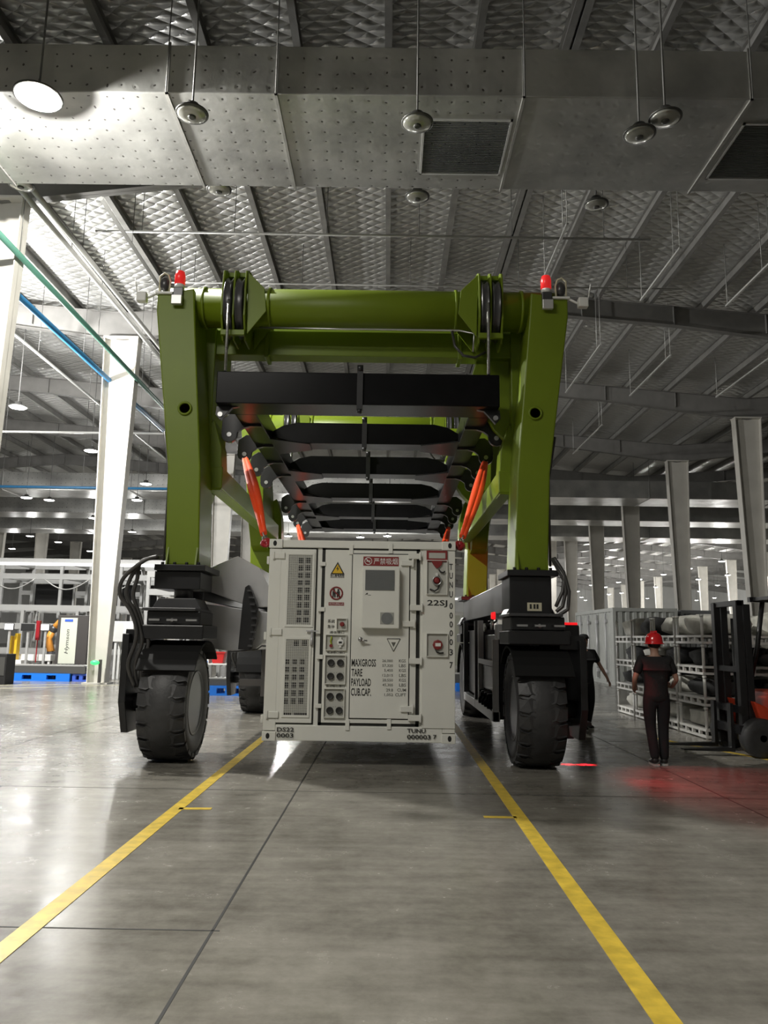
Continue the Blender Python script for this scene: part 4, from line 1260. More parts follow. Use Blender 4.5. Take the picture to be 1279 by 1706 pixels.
# air conditioner on the door
x0, x1, z0, z1 = cp(660, 420)[0], cp(879, 420)[0], cp(760, 606)[1], cp(760, 246)[1]
ac = MB().box((x0, D0 - 0.12, z0), (x1, D0 - 0.001, z1)).build('air_conditioner', 'white', box_, 0.012)
lx0, lx1, lz0, lz1 = cp(680, 320)[0], cp(850, 320)[0], cp(760, 380)[1], cp(760, 258)[1]
lv = MB().box((lx0, D0 - 0.124, lz0), (lx1, D0 - 0.119, lz1)).build('louvre_backing', 'screengrey', ac)
b = MB()
for i in range(22):
    z = lz0 + (lz1 - lz0) * (i + 0.5) / 22
    b.box((lx0, D0 - 0.130, z - 0.003), (lx1, D0 - 0.1235, z + 0.003))
b.build('louvre_slats', 'screengrey', lv)
fx0, fx1, fz0, fz1 = rect(765, 512, 845, 582)
fan = MB().box((fx0, D0 - 0.124, fz0), (fx1, D0 - 0.119, fz1)).build('fan_frame', 'mesh', ac, 0.003)
b = MB()
fcx, fcz = (fx0 + fx1) / 2, (fz0 + fz1) / 2
for rr in (0.03, 0.05, 0.07):
    b.tube([(fcx + rr * math.cos(2 * PI * k / 24), D0 - 0.127, fcz + rr * math.sin(2 * PI * k / 24)) for k in range(25)], 0.003, 6)
b.lathe([(0.075, -0.126), (0.075, -0.1235)], (fcx, D0, fcz), 'y', 24)
b.build('fan_guard', 'screengrey', fan)
p = cp(690, 402)
b = MB()
b.prism([(p[0] - 0.03, p[1] - 0.012), (p[0] - 0.003, p[1] + 0.016), (p[0] + 0.008, p[1] + 0.016), (p[0] + 0.006, p[1] - 0.012), (p[0] - 0.003, p[1] - 0.0)], 'y', D0 - 0.1225, D0 - 0.1195)
b.box((p[0] + 0.012, D0 - 0.1225, p[1] - 0.014), (p[0] + 0.05, D0 - 0.1195, p[1] - 0.009))
b.build('maker_mark', 'ink', ac)
# door knob
p = cp(648, 668)
b = MB().lathe([(0.02, 0.0), (0.022, -0.05), (0.03, -0.055), (0.028, -0.075), (0.01, -0.08)], (p[0], D0, p[1]), 'y', 16)
b.rod((p[0], D0 - 0.06, p[1] - 0.01), (p[0] + 0.09, D0 - 0.06, p[1] - 0.018), 0.012, 0.01, 10)
tag(b.build('door_knob', 'steel', mdoor), 'shiny steel lever handle')
# no smoking sign
x0, x1, z0, z1 = rect(668, 172, 876, 228)
sg = MB().box((x0, D0 - 0.006, z0), (x1, D0 - 0.001, z1)).build('no_smoking_sign', 'signred', box_)
text('严禁吸烟', x0 + 0.135, x1 - 0.012, z0 + 0.018, z1 - 0.018, D0 - 0.008, 'whiteplastic', sg)
cxq, czq = x0 + 0.065, (z0 + z1) / 2
b = MB().tube([(cxq + 0.046 * math.cos(2 * PI * k / 24), D0 - 0.007, czq + 0.046 * math.sin(2 * PI * k / 24)) for k in range(25)], 0.005, 6)
b.tube([(cxq - 0.032, D0 - 0.0075, czq + 0.032), (cxq + 0.032, D0 - 0.0075, czq - 0.032)], 0.005, 6)
b.box((cxq - 0.024, D0 - 0.009, czq - 0.006), (cxq + 0.026, D0 - 0.0065, czq + 0.006))
b.build('no_smoking_symbol', 'whiteplastic', sg)
# electric warning triangle
BP = W0 - 0.03
p = cp(516, 236)


def tri(cx_, cz_, w, h, y0, y1, m, name, parent, flip=False):
    s = -1 if flip else 1
    pts = [(cx_ - w / 2, cz_ - s * h / 2), (cx_ + w / 2, cz_ - s * h / 2), (cx_, cz_ + s * h / 2)]
    return MB().prism(pts, 'y', y0, y1).build(name, m, parent)


wt_ = tri(p[0], p[1] - 0.005, 0.185, 0.165, BP - 0.004, BP - 0.0005, 'ink', 'warning_triangle', box_)
tri(p[0], p[1] - 0.012, 0.135, 0.12, BP - 0.006, BP - 0.004, 'signyellow', 'triangle_face', wt_)
b = MB().prism([(p[0] + 0.008, p[1] + 0.03), (p[0] - 0.018, p[1] - 0.018), (p[0] - 0.001, p[1] - 0.014), (p[0] - 0.008, p[1] - 0.052), (p[0] + 0.018, p[1] - 0.006), (p[0] + 0.002, p[1] - 0.008)], 'y', BP - 0.008, BP - 0.006)
b.build('lightning_bolt', 'ink', wt_)
x0, x1, z0, z1 = rect(472, 276, 555, 296)
text('当心触电危险', x0, x1, z0 + 0.006, z1, BP - 0.003, 'ink', box_)
MB().box((x0, BP - 0.002, z0 - 0.004), (x1, BP - 0.0005, z0 + 0.002)).build('sign_line', 'greyink', box_)
# prohibition sign
p = cp(507, 391)
ring = MB().tube([(p[0] + 0.078 * math.cos(2 * PI * k / 36), BP - 0.003, p[1] + 0.078 * math.sin(2 * PI * k / 36)) for k in range(37)], 0.011, 6).build('prohibition_ring', 'signred', box_)
b = MB()
for dx in (-0.03, 0.025):
    b.lathe([(0.014, -0.006), (0.014, -0.002)], (p[0] + dx, BP, p[1] + 0.042), 'y', 12)
    b.prism([(p[0] + dx - 0.02, p[1] + 0.025), (p[0] + dx + 0.02, p[1] + 0.025), (p[0] + dx + 0.022, p[1] - 0.055), (p[0] + dx + 0.006, p[1] - 0.055), (p[0] + dx, p[1] - 0.01), (p[0] + dx - 0.006, p[1] - 0.055), (p[0] + dx - 0.02, p[1] - 0.055)], 'y', BP - 0.006, BP - 0.002)
b.build('people_symbol', 'ink', ring)
MB().tube([(p[0] - 0.055, BP - 0.007, p[1] + 0.055), (p[0] + 0.055, BP - 0.007, p[1] - 0.055)], 0.009, 6).build('slash', 'signred', ring)
x0, x1, z0, z1 = rect(461, 446, 552, 465)
ps = MB().box((x0, BP - 0.003, z0), (x1, BP - 0.0005, z1)).build('prohibition_strip', 'signred', box_)
text('非工作人员禁止入内', x0 + 0.01, x1 - 0.01, z0 + 0.007, z1 - 0.007, BP - 0.005, 'whiteplastic', ps)


def recess(r, m='mesh', name='recess', edge=True, depth=0.004, ref=None):
    """Recess read as a panel with a raised lip."""
    x0, x1, z0, z1 = r
    yb = ref if ref is not None else BP
    pn = MB().box((x0, yb - depth, z0), (x1, yb - 0.0005, z1)).build(name, m, box_)
    b = MB()
    f = 0.008
    for lo_, hi_ in (((x0 - f, z0 - f), (x1 + f, z0)), ((x0 - f, z1), (x1 + f, z1 + f)), ((x0 - f, z0), (x0, z1)), ((x1, z0), (x1 + f, z1))):
        b.box((lo_[0], yb - 0.035, lo_[1]), (hi_[0], yb - 0.0005, hi_[1]))
    b.build('recess_lip', 'white', pn)
    return pn


M['recess'] = mat('recess_paint', (0.46, 0.46, 0.42), 0.5)
es = recess(rect(510, 545, 565, 608), 'recess', 'stop_button_recess')
p = cp(541, 578)
MB().lathe([(0.012, -0.005), (0.014, -0.03), (0.03, -0.032), (0.03, -0.045), (0.018, -0.052)], (p[0], BP, p[1]), 'y', 18).build('stop_button', 'signred', es)
x0, x1, z0, z1 = rect(456, 548, 498, 570)
text('系统', x0, x1, z0, z1, BP - 0.003, 'greyink', box_)
x0, x1, z0, z1 = rect(454, 580, 496, 602)
text('急停', x0, x1, z0, z1, BP - 0.003, 'greyink', box_)
x0, x1, z0, z1 = rect(466, 618, 552, 634)
text('通信接口', x0, x1, z0, z1, BP - 0.003, 'greyink', box_)
pr = recess(rect(445, 642, 562, 728), 'recess', 'port_recess')
p = cp(476, 650)
pts = [(p[0] + 0.006 * math.sin(i * 1.3), BP - 0.02, p[1] - i * 0.016) for i in range(9)]
MB().tube(pts, 0.010, 8).build('earth_cable', 'cable', pr)
p = cp(475, 705)
MB().lathe([(0.022, -0.03), (0.018, -0.006)], (p[0], BP, p[1]), 'y', 12).build('cable_gland', 'signred', pr)
p = cp(530, 686)
wp = MB().lathe([(0.045, -0.006), (0.045, -0.03), (0.03, -0.034)], (p[0], BP, p[1]), 'y', 8, False)
wp.box((p[0] - 0.014, BP - 0.03, p[1] - 0.066), (p[0] + 0.014, BP - 0.006, p[1] + 0.066))
wp = wp.build('white_port', 'whiteplastic', pr, 0.003)
MB().box((p[0] - 0.02, BP - 0.037, p[1] - 0.012), (p[0] + 0.02, BP - 0.033, p[1] + 0.012)).build('port_socket', 'ink', wp)
x0, x1, z0, z1 = rect(452, 738, 555, 753)
text('电源接口接口', x0, x1, z0, z1, BP - 0.003, 'greyink', box_)
for ra, pts_ in (((440, 762, 556, 926), ((474, 805), (529, 806), (471, 884), (526, 885))), ((433, 958, 548, 1120), ((468, 1001), (522, 1002), (465, 1082), (520, 1083)))):
    rc = recess(rect(*ra), 'recess', 'socket_panel')
    for q in pts_:
        p = cp(*q)
        sk = MB().lathe([(0.044, -0.005), (0.044, -0.028), (0.038, -0.032), (0.03, -0.026), (0.01, -0.025)], (p[0], BP, p[1]), 'y', 24).build('power_socket', 'ink', rc)
        b = MB()
        for dx in (-0.045, 0.045):
            for dz in (-0.045, 0.045):
                b.lathe([(0.004, -0.008), (0.004, -0.003)], (p[0] + dx, BP, p[1] + dz), 'y', 6)
        b.build('socket_screws', 'greyink', sk)
x0, x1, z0, z1 = rect(444, 934, 552, 950)
text('直流输出接口', x0, x1, z0, z1, BP - 0.003, 'greyink', box_)
# upside-down grey triangle
p = cp(842, 702)
b = MB()
pts = [(p[0] - 0.085, p[1] + 0.075), (p[0] + 0.085, p[1] + 0.075), (p[0], p[1] - 0.085)]
for i in range(3):
    q0, q1 = pts[i], pts[(i + 1) % 3]
    b.tube([(q0[0], D0 - 0.003, q0[1]), (q1[0], D0 - 0.003, q1[1])], 0.005, 5)
b.prism([(p[0] - 0.03, p[1] + 0.03), (p[0] + 0.03, p[1] + 0.03), (p[0], p[1] - 0.03)], 'y', D0 - 0.002, D0 - 0.0005)
b.build('inverted_triangle_mark', 'greyink', box_)
# weights table
for s_, q in (('MAXGROSS', (595, 785, 738, 830)), ('TARE', (594, 842, 658, 886)), ('PAYLOAD', (592, 898, 708, 944)), ('CUB.CAP.', (590, 955, 708, 1000))):
    x0, x1, z0, z1 = rect(*q)
    text(s_, x0, x1, z0, z1, D0 - 0.002, 'ink', box_)
rows = (('26,000', 'KGS', 798), ('57,320', 'LBS', 826), ('5,450', 'KGS', 854), ('12,015', 'LBS', 883), ('20,550', 'KGS', 911), ('45,305', 'LBS', 939), ('29.8', 'CUM', 968), ('1,052', 'CUFT', 996))
for n_, u_, cy_ in rows:
    wn = 11 * len(n_) - 4
    x0, x1, z0, z1 = rect(837 - wn, cy_ - 9, 837, cy_ + 9)
    text(n_, x0, x1, z0, z1, D0 - 0.002, 'greyink', box_)
    wu = 40 if len(u_) == 3 else 64
    if u_ == 'CUM':
        wu = 52
    x0, x1, z0, z1 = rect(913 - wu, cy_ - 9, 913, cy_ + 9)
    text(u_, x0, x1, z0, z1, D0 - 0.002, 'greyink', box_)
# right post: hose cabinets and numbers
FP = CY0 + 0.008
rp0, rp1, rz0, rz1 = cp(1012, 600)[0], CX1 - 0.0, CZ0 + 0.18, CZ1 - 0.12
MB().box((rp0, FP, rz0), (rp1 - 0.002, W0 + 0.03, rz1)).build('right_post_panel', 'white', box_, 0.004)
hc = recess(rect(1042, 200, 1158, 402), 'recess', 'hose_recess', ref=FP)
x0, x1, z0, z1 = rect(1040, 138, 1162, 206)
hp = MB().box((x0, FP - 0.02, z0), (x1, FP - 0.001, z1)).build('fire_sign', 'signred', box_, 0.002)
q = rect(1054, 152, 1150, 186)
MB().box((q[0], FP - 0.023, q[2]), (q[1], FP - 0.0195, q[3])).build('fire_sign_label', 'recess', hp)
p = cp(1100, 222)
b = MB().prism([(p[0] - 0.075, p[1] + 0.05), (p[0] + 0.075, p[1] + 0.05), (p[0] + 0.06, p[1] - 0.01), (p[0] + 0.015, p[1] - 0.05), (p[0] - 0.01, p[1] - 0.05), (p[0] - 0.05, p[1] - 0.0)], 'y', FP - 0.03, FP - 0.006)
b.build('red_bracket', 'signred', hc, 0.003)
p = cp(1112, 255)
MB().tube([(p[0], FP - 0.02, p[1]), (p[0] + 0.02, FP - 0.03, p[1] - 0.03), (p[0] + 0.055, FP - 0.03, p[1] - 0.04), (p[0] + 0.075, FP - 0.02, p[1] - 0.02)], 0.010, 8).build('strap', 'ink', hc)
p = cp(1099, 322)
vv = MB().lathe([(0.062, -0.006), (0.062, -0.045), (0.05, -0.05), (0.044, -0.02), (0.01, -0.02)], (p[0], FP, p[1]), 'y', 24).build('hydrant_valve', 'steel', hc)
MB().lathe([(0.043, -0.052), (0.02, -0.06)], (p[0], FP, p[1]), 'y', 20).build('valve_core', 'signred', vv)
MB().box((p[0] - 0.015, FP - 0.04, p[1] + 0.06), (p[0] + 0.015, FP - 0.006, p[1] + 0.10)).build('valve_cap', 'whiteplastic', vv, 0.004)
MB().tube([(p[0] + 0.03, FP - 0.03, p[1] - 0.06), (p[0] + 0.01, FP - 0.04, p[1] - 0.11), (p[0] - 0.03, FP - 0.035, p[1] - 0.135), (p[0] - 0.09, FP - 0.02, p[1] - 0.11)], 0.010, 8).build('strap', 'ink', hc)
h2 = recess(rect(1037, 640, 1157, 772), 'recess', 'hydrant_recess', ref=FP)
p = cp(1100, 705)
b = MB().lathe([(0.065, -0.006), (0.065, -0.03), (0.05, -0.035)], (p[0], FP, p[1]), 'y', 8, False)
cpv = b.build('hydrant_cap', 'signred', h2)
MB().box((p[0] - 0.03, FP - 0.038, p[1] - 0.02), (p[0] + 0.04, FP - 0.034, p[1] + 0.022)).build('cap_label', 'whiteplastic', cpv)
MB().tube([(p[0] - 0.03, FP - 0.02, p[1] - 0.05), (p[0] - 0.01, FP - 0.03, p[1] - 0.09), (p[0] + 0.03, FP - 0.03, p[1] - 0.105), (p[0] + 0.075, FP - 0.02, p[1] - 0.10)], 0.010, 8).build('strap', 'ink', cpv)
x0, x1, z0, z1 = rect(1042, 438, 1160, 482)
text('22SJ', x0, x1, z0, z1, FP - 0.002, 'ink', box_)
for ch, cy_ in (('T', 238), ('U', 292), ('N', 348), ('U', 405), ('0', 475), ('0', 532), ('0', 585), ('0', 637), ('0', 690), ('3', 750), ('7', 826)):
    x0, x1, z0, z1 = rect(1174 - (cy_ - 238) * 0.008, cy_ - 19, 1194 - (cy_ - 238) * 0.008, cy_ + 19)
    text(ch, x0, x1, z0, z1, FP - 0.003, 'ink', box_)
for s_, q in (('DS22', (155, 1177, 255, 1202)), ('0003', (153, 1210, 252, 1236)), ('TUNU', (918, 1192, 1026, 1216)), ('000003', (917, 1226, 1055, 1252)), ('7', (1070, 1228, 1090, 1252))):
    x0, x1, z0, z1 = rect(*q)
    text(s_, x0, x1, z0, z1, FP - 0.002, 'ink', box_)

# ================================================================== PEOPLE
def skin_mesh(name, joints, edges, m, parent, sub=2, root=0):
    """joints: list of (pos, radius or (rx, ry)); grown with a Skin modifier."""
    me = bpy.data.meshes.new(name)
    rt = parent
    while rt is not None and rt.parent is not None:
        rt = rt.parent
    inv = rt.matrix_basis.inverted() if rt else Matrix()
    me.from_pydata([inv @ Vector(j[0]) for j in joints], edges, [])
    me.materials.append(M[m])
    o = bpy.data.objects.new(name, me)
    col.objects.link(o)
    o.parent = parent
    sk = o.modifiers.new('skin', 'SKIN')
    sk.use_smooth_shade = True
    for i, j in enumerate(joints):
        r = j[1] if isinstance(j[1], tuple) else (j[1], j[1])
        me.skin_vertices[0].data[i].radius = r
        me.skin_vertices[0].data[i].use_root = (i == root)
    sb = o.modifiers.new('smooth', 'SUBSURF')
    sb.levels = sb.render_levels = sub
    return o


def person(loc, yaw, label, H, pose, helmet):
    """Figure facing local -Y before yaw; pose gives the hands and feet in local metres."""
    t = thing('person', loc, label, 'person', None, yaw)
    Mx = t.matrix_basis
    k = H / 1.75

    def W(p):
        return Mx @ (Vector(p) * k)
    hipz, shz = 0.93, 1.43
    hl, hr = Vector((-0.10, 0, 0.90)), Vector((0.10, 0, 0.90))
    shl, shr = Vector((-0.19, 0.0, 1.41)), Vector((0.19, 0.0, 1.41))
    P_ = pose
    J = [((0, 0, 0.97), (0.11, 0.085)), ((0, 0.0, 1.12), (0.115, 0.085)), ((0, 0.0, 1.28), (0.135, 0.10)), ((0, 0.0, 1.40), (0.12, 0.09)), ((0, 0.005, 1.475), 0.058), ((0, -0.005, 1.53), 0.055),
         ((0, -0.012, 1.585), (0.068, 0.085)), ((0, -0.012, 1.66), (0.076, 0.094)), ((0, -0.005, 1.715), (0.062, 0.075))]
    E_ = [(0, 1), (1, 2), (2, 3), (3, 4), (4, 5), (5, 6), (6, 7), (7, 8)]
    for side, s in (('l', -1), ('r', 1)):
        h = hl if s < 0 else hr
        kn, an, toe = (Vector(v) for v in P_['leg_' + side])
        i = len(J)
        J += [(h, 0.068), ((h + kn) / 2, 0.07), (kn, 0.055), (kn.lerp(an, 0.3), 0.058), (an, 0.036), (toe, 0.035)]
        E_ += [(0, i), (i, i + 1), (i + 1, i + 2), (i + 2, i + 3), (i + 3, i + 4), (i + 4, i + 5)]
        sh = shl if s < 0 else shr
        el, wr, fd = (Vector(v) for v in P_['arm_' + side])
        fd = fd.normalized()
        i = len(J)
        J += [(sh, 0.058), (sh.lerp(el, 0.5), 0.046), (el, 0.036), (el.lerp(wr, 0.3), 0.037), (wr, 0.025), (wr + fd * 0.05, (0.036, 0.018)), (wr + fd * 0.09, (0.038, 0.016))]
        E_ += [(3, i)] + [(i + q, i + q + 1) for q in range(6)]
        palm = i + 6
        sd = fd.cross(Vector((s, 0, 0)))
        sd = sd.normalized() if sd.length > 0.1 else Vector((0, -1, 0))
        curl = Vector((-s, 0, 0))
        for f, (off, ln) in enumerate(((-0.030, 0.075), (-0.010, 0.088), (0.010, 0.083), (0.028, 0.066))):
            j = len(J)
            b0 = wr + fd * 0.10 + sd * off
            J += [(b0, 0.0095), (b0 + fd * ln * 0.5 + curl * 0.008, 0.0085), (b0 + fd * ln * 0.9 + curl * 0.026, 0.007)]
            E_ += [(palm, j), (j, j + 1), (j + 1, j + 2)]
        j = len(J)
        th = wr + fd * 0.03 - sd * 0.03
        J += [(th - sd * 0.015 + fd * 0.02, 0.011), (th - sd * 0.028 + fd * 0.055 + curl * 0.01, 0.009)]
        E_ += [(i + 5, j), (j, j + 1)]
    body = skin_mesh('body', [(W(Vector(p)), (tuple(x * k for x in r) if isinstance(r, tuple) else r * k)) for p, r in J], E_, 'skin', t)
    # face: nose, ears, eyes
    b = MB()
    b.ball(W((0, -0.105, 1.615)), 0.016 * k, (0.8, 1.1, 1.4), 10)
    for s in (-1, 1):
        b.ball(W((s * 0.078, 0.0, 1.62)), 0.03 * k, (0.35, 0.7, 1.1), 10)
    b.ball(W((0, -0.09, 1.545)), 0.03 * k, (1, 0.6, 0.6), 10)
    b.build('nose_ears_and_chin', 'skin', body)
    b = MB()
    for s in (-1, 1):
        b.ball(W((s * 0.032, -0.092, 1.645)), 0.010 * k, (1.3, 0.6, 0.7), 10)
        b.box(W((s * 0.032 - 0.02, -0.096, 1.668)) - Vector((0, 0, 0.003)), W((s * 0.032 + 0.02, -0.088, 1.668)) + Vector((0, 0, 0.003)))
    b.build('eyes_and_brows', 'hair', body)
    b = MB()
    b.ball(W((0, -0.098, 1.575)), 0.014 * k, (1.6, 0.5, 0.4), 10)
    b.build('mouth', 'signred', body)
    # hair cap on the back and top of the head
    b = MB()
    b.ball(W((0, 0.012, 1.668)), 0.098 * k, (0.92, 1.08, 1.02), 18)
    hb = [v for v in b.bm.verts]
    for v in hb:
        q = (Mx.inverted() @ v.co) / k
        if q.y < -0.04 and q.z < 1.70:
            v.co = W((q.x * 0.9, max(q.y, -0.05) * 0.8, max(q.z, 1.70)))
    b.build('hair', 'hair', body)
    # clothes
    S = [((0, 0, 0.80), (0.19, 0.145)), ((0, 0, 0.97), (0.19, 0.145)), ((0, 0, 1.13), (0.175, 0.135)), ((0, 0, 1.28), (0.185, 0.14)), ((0, 0, 1.395), (0.145, 0.11)), ((0, 0.003, 1.455), (0.072, 0.07))]
    SE = [(0, 1), (1, 2), (2, 3), (3, 4), (4, 5)]
    for side, s in (('l', -1), ('r', 1)):
        sh = shl if s < 0 else shr
        el = Vector(P_['arm_' + side][0])
        i = len(S)
        S += [(sh + Vector((0, 0, 0.01)), 0.078), (sh.lerp(el, 0.45), 0.068), (sh.lerp(el, 0.78), 0.066)]
        SE += [(4, i), (i, i + 1), (i + 1, i + 2)]
    skin_mesh('shirt', [(W(Vector(p)), (tuple(x * k for x in r) if isinstance(r, tuple) else r * k)) for p, r in S], SE, 'shirt', t, 2, 2)
    S = [((0, 0, 1.06), (0.15, 0.115)), ((0, 0, 0.92), (0.165, 0.125))]
    SE = [(0, 1)]
    for side, s in (('l', -1), ('r', 1)):
        h = hl if s < 0 else hr
        kn, an, toe = (Vector(v) for v in P_['leg_' + side])
        i = len(S)
        S += [(h + Vector((0, 0, -0.06)), 0.105), ((h + kn) / 2, 0.096), (kn, 0.078), (kn.lerp(an, 0.45), 0.074), (kn.lerp(an, 1.10), 0.066)]
        SE += [(1, i), (i, i + 1), (i + 1, i + 2), (i + 2, i + 3), (i + 3, i + 4)]
    skin_mesh('trousers', [(W(Vector(p)), (tuple(x * k for x in r) if isinstance(r, tuple) else r * k)) for p, r in S], SE, 'trousers', t, 2, 1)
    for side in ('l', 'r'):
        kn, an, toe = (Vector(v) for v in P_['leg_' + side])
        d = (toe - an)
        d.z = 0
        d.normalize()
        lift = toe.z - 0.04
        sh_ = skin_mesh('shoe', [(W(an + Vector((0, 0, -0.005)) - d * 0.01), 0.052 * k), (W(an - d * 0.035 + Vector((0, 0, -0.045))), (0.046 * k, 0.04 * k)), (W(an.lerp(toe, 0.6) + Vector((0, 0, -0.02))), (0.05 * k, 0.04 * k)), (W(toe + d * 0.05 + Vector((0, 0, -0.004))), (0.046 * k, 0.03 * k))], [(0, 1), (0, 2), (2, 3), (1, 2)], 'shoe', t)
        b = MB()
        q = d.cross(Vector((0, 0, 1)))
        pts = []
        for a, w in ((-0.085, 0.03), (-0.06, 0.042), (0.08, 0.048), (0.16, 0.044), (0.2, 0.022)):
            pts.append((a, w))
        zz = max(0.0, an.z - 0.105)
        ring = [an + d * a + q * w for a, w in pts] + [an + d * a - q * w for a, w in pts[::-1]]
        lo_ = [b.bm.verts.new(W(Vector((p.x, p.y, zz + 0.002)))) for p in ring]
        hi_ = [b.bm.verts.new(W(Vector((p.x, p.y, zz + 0.024)))) for p in ring]
        fs = [b.bm.faces.new(lo_), b.bm.faces.new(hi_)] + [b.bm.faces.new((lo_[i], lo_[(i + 1) % 10], hi_[(i + 1) % 10], hi_[i])) for i in range(10)]
        bmesh.ops.recalc_face_normals(b.bm, faces=fs)
        b.build('sole', 'sole', sh_)
    if helmet == 'helmet':
        b = MB()
        prof = [(0.001, 0.135), (0.05, 0.128), (0.09, 0.10), (0.115, 0.055), (0.122, 0.0), (0.122, -0.02), (0.14, -0.028), (0.14, -0.036), (0.112, -0.034)]
        c = W((0, 0.0, 1.675))
        b.lathe([(r * k, h * k) for r, h in prof], c, 'z', 28)
        b.box(W((-0.012, -0.08, 1.795)), W((0.012, 0.08, 1.825)))
        hm = b.build('hard_hat', 'helmet', t)
    else:
        b = MB()
        b.lathe([(0.001, 0.085), (0.05, 0.08), (0.085, 0.055), (0.1, 0.015), (0.1, -0.005)], W((0, 0.002, 1.685)), 'z', 24)
        b.prism([(-0.07, 0.0), (0.07, 0.0), (0.05, -0.06), (-0.05, -0.06)], 'z', 0, 0.008)
        cpz = b.bm.verts
        vs = [v for v in b.bm.verts][-8:]
        for v in vs:
            v.co = W((v.co.x, v.co.y - 0.085, 1.69 + v.co.z))
        b.build('cap', 'shirt', t)
    return t


# feet: knee, ankle, toe; arms: elbow, wrist, finger direction (figure faces -Y locally)
person((3.66, 10.72, 0), PI * 0.97, 'person in a red hard hat and black clothes seen from behind, walking away', 1.70,
       dict(leg_l=((-0.09, -0.05, 0.5), (-0.07, 0.02, 0.09), (-0.08, -0.12, 0.045)), leg_r=((0.09, -0.01, 0.5), (0.07, 0.1, 0.105), (0.08, -0.03, 0.045)),
            arm_l=((-0.28, 0.03, 1.16), (-0.26, -0.17, 1.04), (0.3, -0.8, 0.1)), arm_r=((0.29, 0.03, 1.16), (0.27, -0.14, 1.0), (-0.3, -0.8, 0.1))), 'helmet')
person((3.72, 14.8, 0), 0.25, 'person in a dark cap with one bare arm out, beside the right wheel', 1.74,
       dict(leg_l=((-0.10, -0.06, 0.5), (-0.09, -0.04, 0.09), (-0.1, -0.19, 0.045)), leg_r=((0.10, -0.04, 0.5), (0.11, 0.12, 0.11), (0.11, -0.02, 0.045)),
            arm_l=((-0.27, 0.02, 1.15), (-0.27, -0.08, 0.9), (0, -0.3, -1)), arm_r=((0.33, 0.0, 1.18), (0.45, -0.05, 0.95), (0.4, -0.1, -0.9))), 'cap')

# ================================================================== POST PALLETS WITH SACKS
def post_pallet(x0, y0, z0, w, d, h, label):
    t = thing('post_pallet', (x0 + w / 2, y0 + d / 2, z0), label, 'post pallet', 'white stacking post pallets')
    b = MB()
    for yy in (y0, y0 + d - 0.06):
        b.box((x0, yy, z0 + 0.02), (x0 + w, yy + 0.06, z0 + 0.06)).box((x0, yy, z0 + 0.13), (x0 + w, yy + 0.06, z0 + 0.17))
        n = 5
        for i in range(1, n):
            xx = x0 + w * i / n
            b.box((xx - 0.03, yy, z0 + 0.06), (xx + 0.03, yy + 0.06, z0 + 0.13))
    for xx in (x0, x0 + w - 0.05):
        b.box((xx, y0 + 0.06, z0 + 0.02), (xx + 0.05, y0 + d - 0.06, z0 + 0.06)).box((xx, y0 + 0.06, z0 + 0.13), (xx + 0.05, y0 + d - 0.06, z0 + 0.17))
        for i in range(1, 4):
            yy = y0 + d * i / 4
            b.box((xx, yy - 0.03, z0 + 0.06), (xx + 0.05, yy + 0.03, z0 + 0.13))
    b.box((x0 + 0.05, y0 + 0.06, z0 + 0.15), (x0 + w - 0.05, y0 + d - 0.06, z0 + 0.165))
    b.build('base_frame', 'postwhite', t)
    for xx in (x0 + 0.03, x0 + w - 0.03):
        for yy in (y0 + 0.03, y0 + d - 0.03):
            b = MB().rod((xx, yy, z0), (xx, yy, z0 + h), 0.028, seg=8)
            b.rod((xx, yy, z0 + h - 0.05), (xx, yy, z0 + h), 0.028, 0.042, seg=8)
            b.build('post', 'postwhite', t)
    return t


def sack(x, y, z, w, d, h, label, m, seed):
    rnd = random.Random(seed)
    b = MB()
    res = bmesh.ops.create_icosphere(b.bm, subdivisions=3, radius=1.0)
    ph = [rnd.random() * 6 for _ in range(6)]
    for v in b.bm.verts:
        c = v.co.copy()
        n = 1 + 0.09 * math.sin(c.x * 4 + ph[0]) + 0.07 * math.sin(c.y * 5 + ph[1]) + 0.06 * math.sin(c.z * 6 + c.x * 5 + ph[2])
        f = lambda q: math.copysign(abs(q) ** 0.6, q)
        zq = f(c.z)
        v.co = Vector((x + f(c.x) * w / 2 * n, y + f(c.y) * d / 2 * n, z + max(0, (zq * n + 1) * h / 2)))
    for f_ in b.bm.faces:
        f_.smooth = True
    return tag(b.build('sack', m), label, 'sack', 'sacks on the post pallets')


ordn = ('bottom', 'second', 'third', 'top')
stn = ('front', 'second', 'third', 'rearmost')
for i in range(4):
    y0 = 13.55 + 1.3 * i
    for j in range(4):
        z0 = 0.53 * j
        post_pallet(5.45, y0, z0, 2.2, 1.2, 0.53, 'white post pallet, %s level of the %s stack beside the forklift' % (ordn[j], stn[i]))
        dk = (i + j * 2) % 3 != 0 and not (j == 0) and not (j == 3 and i < 2)
        hgt = 0.3 if j < 3 else 0.4
        for q in range(2):
            sack(5.45 + 0.56 + 1.06 * q, y0 + 0.6, z0 + 0.168, 0.92, 0.92, hgt, '%s sack on the %s pallet of the %s stack, %s half' % ('dark' if dk else 'pale', ordn[j], stn[i], ('aisle', 'forklift')[q]), 'darksack' if dk else 'sack', i * 40 + j * 5 + q)

